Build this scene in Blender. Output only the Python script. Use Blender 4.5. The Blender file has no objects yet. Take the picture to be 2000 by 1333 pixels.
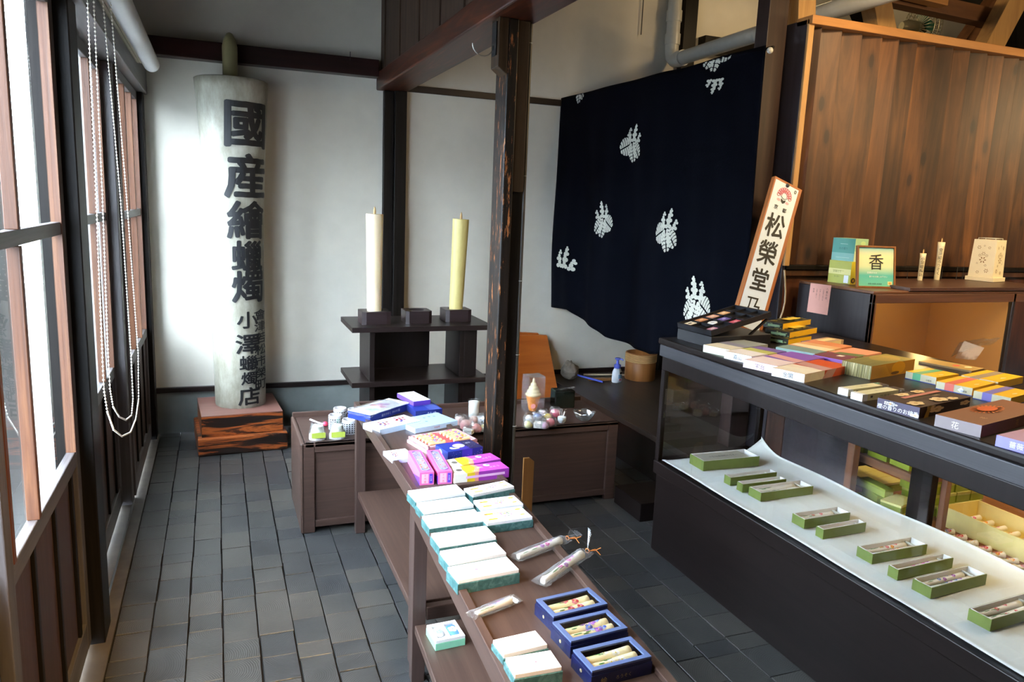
import bpy, bmesh, math, random
from mathutils import Vector, Matrix, noise
random.seed(7)
PI = math.pi
SC = bpy.context.scene
C = SC.collection

# ------------------------------------------------------------------ camera
YAW, PITCH, ROLL, FPX, CAMH = 0.37521592, 0.17690072, 0.0413594, 1470.95, 1.6
_f = Vector((math.sin(YAW)*math.cos(PITCH), math.cos(YAW)*math.cos(PITCH), -math.sin(PITCH)))
_r = Vector((math.cos(YAW), -math.sin(YAW), 0)); _u = _r.cross(_f)
CR = _r*math.cos(ROLL) + _u*math.sin(ROLL)
CU = -_r*math.sin(ROLL) + _u*math.cos(ROLL)
CF = _f
CPOS = Vector((0, 0, CAMH))
cam = bpy.data.cameras.new('camera'); camo = bpy.data.objects.new('camera', cam); C.objects.link(camo)
cam.sensor_width = 36; cam.lens = FPX/2000*36; cam.clip_start = 0.05; cam.clip_end = 200
camo.matrix_world = Matrix(((CR.x, CU.x, -CF.x, 0), (CR.y, CU.y, -CF.y, 0), (CR.z, CU.z, -CF.z, CAMH), (0, 0, 0, 1)))
SC.camera = camo

# ------------------------------------------------------------------ light
SC.view_settings.view_transform = 'Standard'; SC.view_settings.look = 'None'
SC.view_settings.gamma = 1; SC.view_settings.exposure = 0.0
try: SC.view_settings.use_curve_mapping = False
except Exception: pass
w = bpy.data.worlds.new('world'); SC.world = w; w.use_nodes = True
bg = w.node_tree.nodes['Background']; bg.inputs[0].default_value = (0.74, 0.86, 1.0, 1); bg.inputs[1].default_value = 40.0
def light(kind, name, loc, energy, color, target=None, **kw):
    l = bpy.data.lights.new(name, kind); l.energy = energy; l.color = color
    for k, v in kw.items(): setattr(l, k, v)
    o = bpy.data.objects.new(name, l); C.objects.link(o); o.location = loc
    if target is not None:
        o.rotation_euler = (Vector(target)-Vector(loc)).to_track_quat('-Z', 'Y').to_euler()
    return o
WARM = (1.0, 0.72, 0.38)
light('SPOT', 'ceiling_spot_tables', (1.85, 1.85, 2.30), 30, (1.0, 0.97, 0.93), (0.70, 1.75, 0.65), spot_size=math.radians(44), spot_blend=0.7, shadow_soft_size=0.03)
light('AREA', 'warm_lamp_counter', (3.25, 1.9, 2.45), 32, WARM, (3.0, 2.2, 0.8), size=0.5)
light('AREA', 'warm_lamp_wall', (2.75, 2.45, 2.75), 19, WARM, (4.4, 3.2, 1.6), size=0.12)
light('AREA', 'warm_lamp_wall_right', (4.7, 1.9, 2.4), 25, WARM, (4.6, 3.2, 1.5), size=0.4)
light('POINT', 'warm_lamp_shelf', (2.62, 1.42, 0.93), 9, (1.0, 0.74, 0.32), shadow_soft_size=0.05)
light('POINT', 'warm_lamp_shelf_far', (2.70, 2.22, 0.93), 3, (1.0, 0.74, 0.32), shadow_soft_size=0.04)
for yy in (1.0, 1.85, 2.6): light('POINT', 'warm_lamp_case', (2.43, yy, 0.92), 0.9, (1.0, 0.78, 0.45), shadow_soft_size=0.03)
light('POINT', 'warm_lamp_cabinet', (3.45, 2.86, 1.19), 2.6, (1.0, 0.66, 0.25), shadow_soft_size=0.04)
light('POINT', 'warm_lamp_upper_room', (3.9, 4.4, 3.1), 14, WARM, shadow_soft_size=0.1)
light('SPOT', 'warm_spot_entrance', (0.6, 0.3, 2.9), 520, (1.0, 0.62, 0.22), (-0.35, 1.9, 0.0), spot_size=math.radians(45), spot_blend=0.8, shadow_soft_size=0.08)
light('AREA', 'warm_room_fill', (2.2, -0.8, 3.0), 7, (1.0, 0.80, 0.58), (1.6, 3.0, 1.0), size=1.0)  # unseen warm fill added behind the camera to balance the blue daylight

# ------------------------------------------------------------------ pixel helpers (pixel of the photograph -> point on a real plane)
def ray(px, py):
    return CR*((px-1000)/FPX) + CU*(-(py-666.5)/FPX) + CF
def hz(px, py, z): d = ray(px, py); return CPOS + d*((z-CAMH)/d.z)
def hx(px, py, x): d = ray(px, py); return CPOS + d*(x/d.x)
def hy(px, py, y): d = ray(px, py); return CPOS + d*(y/d.y)

# ------------------------------------------------------------------ materials
MATS = {}
def _new(name):
    m = bpy.data.materials.new(name); m.use_nodes = True
    nt = m.node_tree; b = nt.nodes['Principled BSDF']
    return m, nt, b
def node(nt, t, **kw):
    n = nt.nodes.new(t)
    for k, v in kw.items():
        if k in n.inputs: n.inputs[k].default_value = v
        else: setattr(n, k, v)
    return n
def rgb(h):
    h = h.lstrip('#'); v = [int(h[i:i+2], 16)/255 for i in (0, 2, 4)]
    return tuple(((c+0.055)/1.055)**2.4 if c > 0.04045 else c/12.92 for c in v) + (1,)
def plain(name, col, rough=0.6, var=0.08, metal=0, bump=0.0, scale=30, spec=0.5, sheen=0, coat=0):
    if name in MATS: return MATS[name]
    m, nt, b = _new(name); c = rgb(col) if isinstance(col, str) else tuple(col)+(1,)
    tc = node(nt, 'ShaderNodeTexCoord'); n = node(nt, 'ShaderNodeTexNoise'); n.inputs['Scale'].default_value = scale; n.inputs['Detail'].default_value = 3
    nt.links.new(tc.outputs['Object'], n.inputs['Vector'])
    r = node(nt, 'ShaderNodeValToRGB'); nt.links.new(n.outputs['Fac'], r.inputs[0])
    r.color_ramp.elements[0].position = 0.3; r.color_ramp.elements[1].position = 0.7
    r.color_ramp.elements[0].color = tuple(x*(1-var) for x in c[:3])+(1,); r.color_ramp.elements[1].color = tuple(min(1, x*(1+var)) for x in c[:3])+(1,)
    nt.links.new(r.outputs[0], b.inputs['Base Color'])
    b.inputs['Roughness'].default_value = rough; b.inputs['Metallic'].default_value = metal
    b.inputs['Specular IOR Level'].default_value = spec
    if sheen: b.inputs['Sheen Weight'].default_value = sheen
    if coat: b.inputs['Coat Weight'].default_value = coat; b.inputs['Coat Roughness'].default_value = 0.15
    if bump:
        bp = node(nt, 'ShaderNodeBump'); bp.inputs['Strength'].default_value = bump; bp.inputs['Distance'].default_value = 0.002
        nt.links.new(n.outputs['Fac'], bp.inputs['Height']); nt.links.new(bp.outputs[0], b.inputs['Normal'])
    MATS[name] = m; return m
def ramp(nt, stops):
    r = node(nt, 'ShaderNodeValToRGB'); e = r.color_ramp.elements
    while len(e) < len(stops): e.new(0.5)
    for el, (p, c) in zip(e, stops): el.position = p; el.color = rgb(c) if isinstance(c, str) else tuple(c)
    return r
def wood(name, stops, axis='z', along=1.2, across=22, rough=0.5, dist=1.2, knots=None, wear=None, bump=0.25, spec=0.5, coat=0):
    """grain runs along the given axis of the object"""
    if name in MATS: return MATS[name]
    m, nt, b = _new(name)
    tc = node(nt, 'ShaderNodeTexCoord'); mp = node(nt, 'ShaderNodeMapping')
    s = {'x': (along, across, across), 'y': (across, along, across), 'z': (across, across, along)}[axis]
    mp.inputs['Scale'].default_value = s
    oi = node(nt, 'ShaderNodeObjectInfo')
    ad = node(nt, 'ShaderNodeVectorMath', operation='ADD'); nt.links.new(tc.outputs['Object'], ad.inputs[0])
    sc_ = node(nt, 'ShaderNodeVectorMath', operation='SCALE'); sc_.inputs[3].default_value = 7.0
    cb = node(nt, 'ShaderNodeCombineXYZ'); 
    for k in range(3): nt.links.new(oi.outputs['Random'], cb.inputs[k])
    nt.links.new(cb.outputs[0], sc_.inputs[0]); nt.links.new(sc_.outputs[0], ad.inputs[1])
    nt.links.new(ad.outputs[0], mp.inputs['Vector'])
    n = node(nt, 'ShaderNodeTexNoise'); n.inputs['Scale'].default_value = 1.0; n.inputs['Detail'].default_value = 6; n.inputs['Roughness'].default_value = 0.62; n.inputs['Distortion'].default_value = dist
    nt.links.new(mp.outputs[0], n.inputs['Vector'])
    r = ramp(nt, stops); nt.links.new(n.outputs['Fac'], r.inputs[0]); out = r.outputs[0]
    if knots:
        mk = node(nt, 'ShaderNodeMapping'); ks = {'x': (3.0, 8, 8), 'y': (8, 3.0, 8), 'z': (8, 8, 3.0)}[axis]; mk.inputs['Scale'].default_value = ks
        nt.links.new(ad.outputs[0], mk.inputs['Vector'])
        v = node(nt, 'ShaderNodeTexVoronoi'); v.inputs['Scale'].default_value = 1.0; nt.links.new(mk.outputs[0], v.inputs['Vector'])
        kr = ramp(nt, [(0.0, (1, 1, 1, 1)), (0.10, (0.9, 0.9, 0.9, 1)), (0.13, (0.4, 0.4, 0.4, 1)), (0.22, (0, 0, 0, 1))]); nt.links.new(v.outputs['Distance'], kr.inputs[0])
        mx = node(nt, 'ShaderNodeMixRGB'); nt.links.new(kr.outputs[0], mx.inputs[0]); nt.links.new(out, mx.inputs[1]); mx.inputs[2].default_value = rgb(knots)
        out = mx.outputs[0]
    if wear:
        n2 = node(nt, 'ShaderNodeTexNoise'); n2.inputs['Scale'].default_value = 1.0; n2.inputs['Detail'].default_value = 8; n2.inputs['Roughness'].default_value = 0.75
        m2 = node(nt, 'ShaderNodeMapping'); m2.inputs['Scale'].default_value = {'x': (9, 60, 60), 'y': (60, 9, 60), 'z': (60, 60, 9)}[axis]
        nt.links.new(ad.outputs[0], m2.inputs['Vector']); nt.links.new(m2.outputs[0], n2.inputs['Vector'])
        wr = ramp(nt, [(wear[1], (0, 0, 0, 1)), (wear[1]+0.05, (1, 1, 1, 1))]); nt.links.new(n2.outputs['Fac'], wr.inputs[0])
        mx = node(nt, 'ShaderNodeMixRGB'); nt.links.new(wr.outputs[0], mx.inputs[0]); nt.links.new(out, mx.inputs[1]); mx.inputs[2].default_value = rgb(wear[0])
        out = mx.outputs[0]
    if knots:
        bn = node(nt, 'ShaderNodeTexNoise'); bn.inputs['Scale'].default_value = 1.0; bn.inputs['Detail'].default_value = 4
        bm_ = node(nt, 'ShaderNodeMapping'); bm_.inputs['Scale'].default_value = {'x': (1.6, 5, 5), 'y': (5, 1.6, 5), 'z': (5, 5, 1.6)}[axis]; nt.links.new(ad.outputs[0], bm_.inputs['Vector']); nt.links.new(bm_.outputs[0], bn.inputs['Vector'])
        br = ramp(nt, [(0.35, (0.42, 0.40, 0.40, 1)), (0.62, (1.1, 1.1, 1.1, 1))]); nt.links.new(bn.outputs['Fac'], br.inputs[0])
        bx_ = node(nt, 'ShaderNodeMixRGB', blend_type='MULTIPLY'); bx_.inputs[0].default_value = 1; nt.links.new(out, bx_.inputs[1]); nt.links.new(br.outputs[0], bx_.inputs[2]); out = bx_.outputs[0]
        hs = node(nt, 'ShaderNodeHueSaturation'); mr = node(nt, 'ShaderNodeMapRange'); mr.inputs[3].default_value = 0.62; mr.inputs[4].default_value = 1.2
        nt.links.new(oi.outputs['Random'], mr.inputs[0]); nt.links.new(mr.outputs[0], hs.inputs['Value']); nt.links.new(out, hs.inputs['Color']); out = hs.outputs[0]
    nt.links.new(out, b.inputs['Base Color']); b.inputs['Roughness'].default_value = rough; b.inputs['Specular IOR Level'].default_value = spec
    if coat: b.inputs['Coat Weight'].default_value = coat; b.inputs['Coat Roughness'].default_value = 0.2
    bp = node(nt, 'ShaderNodeBump'); bp.inputs['Strength'].default_value = bump; bp.inputs['Distance'].default_value = 0.002
    nt.links.new(n.outputs['Fac'], bp.inputs['Height']); nt.links.new(bp.outputs[0], b.inputs['Normal'])
    MATS[name] = m; return m
def glass(name, tint=(1, 1, 1), gl=0.12, rough=0.0, haze=0.0):
    """thin clear sheet: see-through plus a fresnel reflection"""
    if name in MATS: return MATS[name]
    m = bpy.data.materials.new(name); m.use_nodes = True; nt = m.node_tree; nt.nodes.clear()
    o = node(nt, 'ShaderNodeOutputMaterial'); t = node(nt, 'ShaderNodeBsdfTransparent'); t.inputs[0].default_value = tuple(tint)+(1,)
    g = node(nt, 'ShaderNodeBsdfGlossy'); g.inputs['Roughness'].default_value = rough
    fr = node(nt, 'ShaderNodeFresnel'); fr.inputs[0].default_value = 1.5
    mu = node(nt, 'ShaderNodeMath', operation='MULTIPLY_ADD'); mu.inputs[1].default_value = 1.2; mu.inputs[2].default_value = gl*0.2; mu.use_clamp = True
    nt.links.new(fr.outputs[0], mu.inputs[0])
    gm = node(nt, 'ShaderNodeNewGeometry'); iv = node(nt, 'ShaderNodeMath', operation='SUBTRACT'); iv.inputs[0].default_value = 1.0; nt.links.new(gm.outputs['Backfacing'], iv.inputs[1])
    m3 = node(nt, 'ShaderNodeMath', operation='MULTIPLY'); nt.links.new(mu.outputs[0], m3.inputs[0]); nt.links.new(iv.outputs[0], m3.inputs[1]); mu = m3
    mx = node(nt, 'ShaderNodeMixShader'); nt.links.new(mu.outputs[0], mx.inputs[0]); nt.links.new(t.outputs[0], mx.inputs[1]); nt.links.new(g.outputs[0], mx.inputs[2])
    last = mx
    if haze:
        df = node(nt, 'ShaderNodeBsdfTranslucent'); df.inputs[0].default_value = (0.9, 0.92, 0.95, 1); dd = node(nt, 'ShaderNodeBsdfDiffuse'); dd.inputs[0].default_value = (0.9, 0.92, 0.95, 1)
        a1 = node(nt, 'ShaderNodeMixShader'); a1.inputs[0].default_value = 0.5; nt.links.new(df.outputs[0], a1.inputs[1]); nt.links.new(dd.outputs[0], a1.inputs[2])
        a2 = node(nt, 'ShaderNodeMixShader'); a2.inputs[0].default_value = haze; nt.links.new(mx.outputs[0], a2.inputs[1]); nt.links.new(a1.outputs[0], a2.inputs[2]); last = a2
    nt.links.new(last.outputs[0], o.inputs[0]); MATS[name] = m; return m

PLASTER = plain('plaster', '#D8D3C6', 0.85, 0.03, bump=0.15, scale=9)
DADO = plain('plinth_concrete', '#7C8280', 0.8, 0.14, bump=0.3, scale=5)
DARK = wood('dark_lacquer_wood', [(0.3, '#15100F'), (0.7, '#1D1615')], 'y', 1.0, 30, 0.32, bump=0.12, spec=0.3)
DARKZ = wood('dark_lacquer_wood_upright', [(0.3, '#15100F'), (0.7, '#1D1615')], 'z', 1.0, 30, 0.35, bump=0.12, spec=0.25)
DARKX = wood('dark_lacquer_wood_wide', [(0.3, '#1B1413'), (0.7, '#261C1B')], 'x', 1.0, 30, 0.33, bump=0.12, spec=0.35)
TABLEW = wood('brown_painted_wood', [(0.3, '#3F2E28'), (0.7, '#523E35')], 'y', 1.5, 40, 0.42, bump=0.15)
TABLEX = wood('brown_painted_wood_wide', [(0.3, '#3F2E28'), (0.7, '#503C34')], 'x', 1.5, 40, 0.42, bump=0.15)
TABLEZ = wood('brown_painted_wood_upright', [(0.3, '#3D2D29'), (0.7, '#4C3A34')], 'z', 1.5, 40, 0.45, bump=0.15)
BLACKW = wood('old_black_timber', [(0.3, '#0E0C0A'), (0.7, '#1C1714')], 'z', 1.5, 35, 0.45, bump=0.4, spec=0.15)
POSTW = wood('worn_post_timber', [(0.3, '#120F0D'), (0.7, '#261D17')], 'z', 1.2, 35, 0.42, wear=('#A5683C', 0.565), bump=0.5, spec=0.2)
POSTB = wood('brown_post_timber', [(0.25, '#21170F'), (0.75, '#45311D')], 'z', 1.2, 28, 0.5, bump=0.4, spec=0.2)
REDW = wood('red_lacquer_beam', [(0.25, '#1C0C07'), (0.5, '#3C1A0D'), (0.75, '#6E3518')], 'y', 1.1, 14, 0.4, bump=0.3, dist=2)
REDX = wood('red_lacquer_beam_wide', [(0.25, '#1C0F0E'), (0.8, '#3A1B17')], 'x', 1.1, 14, 0.35, bump=0.2)
PLANK = wood('weathered_plank', [(0.25, '#251A15'), (0.6, '#4B382C'), (0.9, '#6E5848')], 'z', 1.0, 18, 0.6, bump=0.5, dist=2, spec=0.3)
CEDAR = wood('cedar_board', [(0.2, '#2E1B0D'), (0.5, '#533219'), (0.8, '#754C27')], 'z', 0.8, 9, 0.5, dist=2.2, knots='#2A1710', bump=0.3)
CEDARD = wood('dark_cedar_board', [(0.2, '#2A1710'), (0.5, '#4E2B18'), (0.8, '#6A3D22')], 'z', 0.8, 9, 0.5, dist=2.2, knots='#1A0F0A', bump=0.3)
PALEX = wood('pale_timber_rail', [(0.2, '#8A5A30'), (0.8, '#B8834A')], 'x', 1.0, 16, 0.55)
PALEZ = wood('pale_timber', [(0.2, '#9A7042'), (0.8, '#C29A62')], 'z', 1.0, 12, 0.6, dist=2)
ORANGEW = wood('orange_window_wood', [(0.2, '#321A0C'), (0.5, '#522E16'), (0.85, '#77502E')], 'z', 1.4, 40, 0.5, bump=0.4)
GREYW = wood('weathered_grey_wood', [(0.2, '#3A3638'), (0.8, '#5E595A')], 'z', 1.4, 35, 0.45, bump=0.4)
GREYY = wood('weathered_grey_rail', [(0.2, '#3A3638'), (0.8, '#66605E')], 'y', 1.4, 35, 0.42, bump=0.4)
PANELW = wood('dark_door_panel', [(0.2, '#2C1E19'), (0.8, '#4E3A31')], 'z', 1.2, 24, 0.45, bump=0.3, spec=0.25)
BURNT = wood('burnt_grain_wood', [(0.30, '#17120F'), (0.46, '#2A1811'), (0.50, '#8A4520'), (0.58, '#B4602C'), (0.64, '#4A2415'), (0.75, '#1A120E')], 'x', 1.3, 11, 0.35, dist=2.6, bump=0.3)
BURNTT = wood('lacquered_top_wood', [(0.2, '#6B4A44'), (0.6, '#8C6258'), (0.9, '#A5705A')], 'x', 1.3, 16, 0.28, dist=2, bump=0.1)
PLATW = wood('dark_platform_boards', [(0.3, '#2B2420'), (0.7, '#3E342D')], 'y', 0.8, 26, 0.38, bump=0.2, spec=0.3)
GLASS = glass('window_glass', (0.97, 0.98, 0.98), 0.05)
CASEGL = glass('showcase_glass', (0.94, 0.945, 0.945), 0.1)
CLEAR = glass('clear_wrap', (0.92, 0.93, 0.92), 0.7, 0.08, 0.10)
METAL = plain('steel', '#B8B8B4', 0.3, 0.05, metal=1)
WIRE = plain('dark_wire', '#3A3A3C', 0.5)
BLACK = plain('black_paint', '#101012', 0.4)
INK = plain('black_ink', '#14161A', 0.55, 0.15)
WHITE = plain('white_card', '#EDEDEB', 0.5, 0.02)
PVC = plain('white_pvc', '#C9C9C2', 0.35, 0.03)

# ------------------------------------------------------------------ mesh builder
class MB:
    def __init__(s): s.v = []; s.f = []; s.m = []; s.sm = []; s.mats = []; s.attr = []
    def mi(s, mat):
        if mat not in s.mats: s.mats.append(mat)
        return s.mats.index(mat)
    def add(s, vs, fs, mat, smooth=False, M=None):
        b = len(s.v); s.v += [tuple(M @ Vector(v)) if M is not None else tuple(v) for v in vs]
        k = s.mi(mat)
        for f in fs: s.f.append(tuple(i+b for i in f)); s.m.append(k); s.sm.append(smooth)
        return s
    def box(s, x0, x1, y0, y1, z0, z1, mat, M=None):
        vs = [(x, y, z) for z in (z0, z1) for y in (y0, y1) for x in (x0, x1)]
        return s.add(vs, [(0, 2, 3, 1), (4, 5, 7, 6), (0, 1, 5, 4), (2, 6, 7, 3), (0, 4, 6, 2), (1, 3, 7, 5)], mat, False, M)
    def hexa(s, p, mat, M=None):       # 8 points: bottom 4 (ccw), top 4
        return s.add(p, [(3, 2, 1, 0), (4, 5, 6, 7), (0, 1, 5, 4), (1, 2, 6, 5), (2, 3, 7, 6), (3, 0, 4, 7)], mat, False, M)
    def beam(s, a, b, wx, wy, mat, up=(0, 0, 1)):
        a = Vector(a); b = Vector(b); d = (b-a).normalized(); u = Vector(up)
        if abs(d.dot(u)) > 0.95: u = Vector((0, 1, 0))
        x = d.cross(u).normalized(); y = x.cross(d).normalized()
        vs = [p + x*sx*wx/2 + y*sy*wy/2 for p in (a, b) for sx, sy in ((-1, -1), (1, -1), (1, 1), (-1, 1))]
        return s.hexa(vs, mat)
    def prism(s, poly, z0, z1, mat, M=None, smooth=False):
        n = len(poly); vs = [(x, y, z0) for x, y in poly] + [(x, y, z1) for x, y in poly]
        s.add(vs, [tuple(range(n-1, -1, -1)), tuple(range(n, 2*n))], mat, False, M)
        return s.add(vs, [(i, (i+1) % n, n+(i+1) % n, n+i) for i in range(n)], mat, smooth, M)
    def lathe(s, prof, n, mat, M=None, smooth=True, cap=True):
        vs = []; k = len(prof)
        for r, z in prof:
            for i in range(n): a = 2*PI*i/n; vs.append((r*math.cos(a), r*math.sin(a), z))
        fs = [(j*n+i, j*n+(i+1) % n, (j+1)*n+(i+1) % n, (j+1)*n+i) for j in range(k-1) for i in range(n)]
        s.add(vs, fs, mat, smooth, M)
        if cap: s.add(vs[:n], [tuple(range(n-1, -1, -1))], mat, False, M); s.add(vs[-n:], [tuple(range(n))], mat, False, M)
        return s
    def tube(s, pts, r, n, mat, closed=False, smooth=True):
        pts = [Vector(p) for p in pts]; vs = []; k = len(pts)
        rr = r if isinstance(r, (list, tuple)) else [r]*k
        pu = None
        for i, p in enumerate(pts):
            a = pts[(i-1) % k] if (i > 0 or closed) else p; b = pts[(i+1) % k] if (i < k-1 or closed) else p
            d = (b-a).normalized() if (b-a).length > 1e-9 else Vector((0, 0, 1))
            u = pu if pu is not None else (Vector((0, 0, 1)) if abs(d.z) < 0.9 else Vector((1, 0, 0)))
            x = d.cross(u).normalized(); y = x.cross(d).normalized(); pu = y
            for j in range(n): an = 2*PI*j/n; vs.append(p + (x*math.cos(an)+y*math.sin(an))*rr[i])
        m = k if closed else k-1
        s.add(vs, [(i*n+j, i*n+(j+1) % n, ((i+1) % k)*n+(j+1) % n, ((i+1) % k)*n+j) for i in range(m) for j in range(n)], mat, smooth)
        if not closed: s.add(vs[:n], [tuple(range(n-1, -1, -1))], mat); s.add(vs[-n:], [tuple(range(n))], mat)
        return s
    def ball(s, c, r, mat, n=8, sz=1.0):
        prof = [(max(r*math.sin(PI*j/n), 1e-5), -r*math.cos(PI*j/n)*sz) for j in range(n+1)]
        return s.lathe(prof, n+2, mat, Matrix.Translation(c), True, False)
    def grid(s, fn, nu, nv, mat, smooth=True):
        vs = [fn(i/nu, j/nv) for j in range(nv+1) for i in range(nu+1)]
        return s.add(vs, [(j*(nu+1)+i, j*(nu+1)+i+1, (j+1)*(nu+1)+i+1, (j+1)*(nu+1)+i) for j in range(nv) for i in range(nu)], mat, smooth)
    def poly(s, pts, mat): return s.add(pts, [tuple(range(len(pts)))], mat)
    def build(s, name, parent=None, bevel=0, recenter=None, solid=0):
        me = bpy.data.meshes.new(name)
        o = bpy.data.objects.new(name, me); C.objects.link(o)
        vs = s.v
        if recenter is None: recenter = parent is None
        if recenter:
            xs = [v[0] for v in vs]; ys = [v[1] for v in vs]; zs = [v[2] for v in vs]
            c = ((min(xs)+max(xs))/2, (min(ys)+max(ys))/2, min(zs)); vs = [(v[0]-c[0], v[1]-c[1], v[2]-c[2]) for v in vs]; o.location = c
        me.from_pydata(vs, [], s.f)
        for m in s.mats: me.materials.append(m)
        me.polygons.foreach_set('material_index', s.m); me.polygons.foreach_set('use_smooth', s.sm); me.update()
        if parent is not None: o.parent = parent
        if solid:
            md = o.modifiers.new('thickness', 'SOLIDIFY'); md.thickness = solid; md.offset = 0
        if bevel:
            md = o.modifiers.new('bevel', 'BEVEL'); md.width = bevel; md.segments = 2; md.limit_method = 'ANGLE'; md.angle_limit = math.radians(40)
        return o
def tag(o, label, cat, group=None, kind=None):
    o['label'] = label; o['category'] = cat
    if group: o['group'] = group
    if kind: o['kind'] = kind
    return o
def struct(o): o['kind'] = 'structure'; return o
def empty(name, loc=(0, 0, 0), rz=0.0, label=None, cat=None, group=None):
    o = bpy.data.objects.new(name, None); C.objects.link(o); o.location = loc; o.rotation_euler = (0, 0, rz); o.empty_display_size = 0.05
    if label: tag(o, label, cat, group)
    return o
def copy_tree(o, parent=None):
    c = o.copy(); C.objects.link(c); c.parent = parent
    for ch in [x for x in bpy.data.objects if x.parent == o]: copy_tree(ch, c)
    return c
_tc = None
def glyphs(text, size, extr=0.0, off=0.0, spacing=1.0):
    """lettering as mesh data lying in xy, centred, (verts, faces)"""
    cu = bpy.data.curves.new('lettering', 'FONT'); cu.body = text; cu.size = size; cu.align_x = 'CENTER'; cu.align_y = 'CENTER'
    cu.extrude = extr; cu.space_character = spacing; cu.resolution_u = 2
    ob = bpy.data.objects.new('lettering_tmp', cu); C.objects.link(ob)
    dg = bpy.context.evaluated_depsgraph_get(); me = bpy.data.meshes.new_from_object(ob.evaluated_get(dg))
    vs = [v.co.copy() for v in me.vertices]; fs = [tuple(p.vertices) for p in me.polygons]
    bpy.data.objects.remove(ob); bpy.data.curves.remove(cu); bpy.data.meshes.remove(me)
    if vs:
        cx = (min(v.x for v in vs)+max(v.x for v in vs))/2; cy = (min(v.y for v in vs)+max(v.y for v in vs))/2
        vs = [Vector((v.x-cx, v.y-cy, v.z)) for v in vs]
    return vs, fs
def frame(o, x, y):       # matrix from origin, x axis, y axis
    x = Vector(x).normalized(); y = Vector(y); z = x.cross(y).normalized(); y = z.cross(x)
    M = Matrix.Identity(4)
    for i in range(3): M[i][0] = x[i]; M[i][1] = y[i]; M[i][2] = z[i]; M[i][3] = o[i]
    return M
# ================================================================== THE SETTING
YB = 5.377           # back wall
WX = -0.43           # window wall
def simple(name, args, mat, bevel=0):
    mb = MB()
    for a in args: mb.box(*a, mat)
    return mb.build(name, bevel=bevel)
struct(simple('wall_back', [(-0.6, 7.0, YB, YB+0.15, 0.0, 3.6)], PLASTER))
struct(simple('baseboard_back', [(-0.6, 2.42, YB-0.012, YB, 0.0, 0.285)], DADO))
struct(simple('trim_1', [(-0.45, 2.39, YB-0.03, YB, 0.285, 0.318)], DARKX, 0.003))
struct(simple('trim_2', [(1.24, 2.6, YB-0.02, YB, 2.355, 2.40)], DARKX, 0.003))
struct(simple('trim_3', [(3.42, 3.54, YB-0.06, YB, 0.29, 3.6)], BLACKW, 0.004))
struct(simple('trim_4', [(2.39, 7.0, YB-0.02, YB, 0.29, 0.325)], DARKX, 0.003))
struct(simple('wall_right', [(7.0, 7.15, -2.6, YB+0.1, 0, 3.6)], PLASTER))
struct(simple('wall_rear', [(-0.6, 7.0, -2.75, -2.6, 0, 3.6)], PANELW))
CEIL = wood('dark_ceiling_boards', [(0.3, '#1E1814'), (0.7, '#332922')], 'y', 1.0, 8, 0.7)
struct(simple('ceiling', [(-0.75, 7.1, -2.7, YB+0.1, 3.6, 3.7)], CEIL))
struct(simple('trim_5', [(-0.45, 1.04, YB-0.10, YB, 2.42, 2.53)], REDX, 0.004))
# header wall above the windows
struct(simple('wall_left', [(-0.60, -0.50, -2.6, YB, 2.30, 3.6), (-0.60, -0.50, -2.6, 0.76, -0.2, 2.30)], PLASTER))
struct(simple('trim_6', [(-0.53, -0.385, -1.6, YB-0.002, 2.19, 2.34)], GREYY, 0.004))

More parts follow.
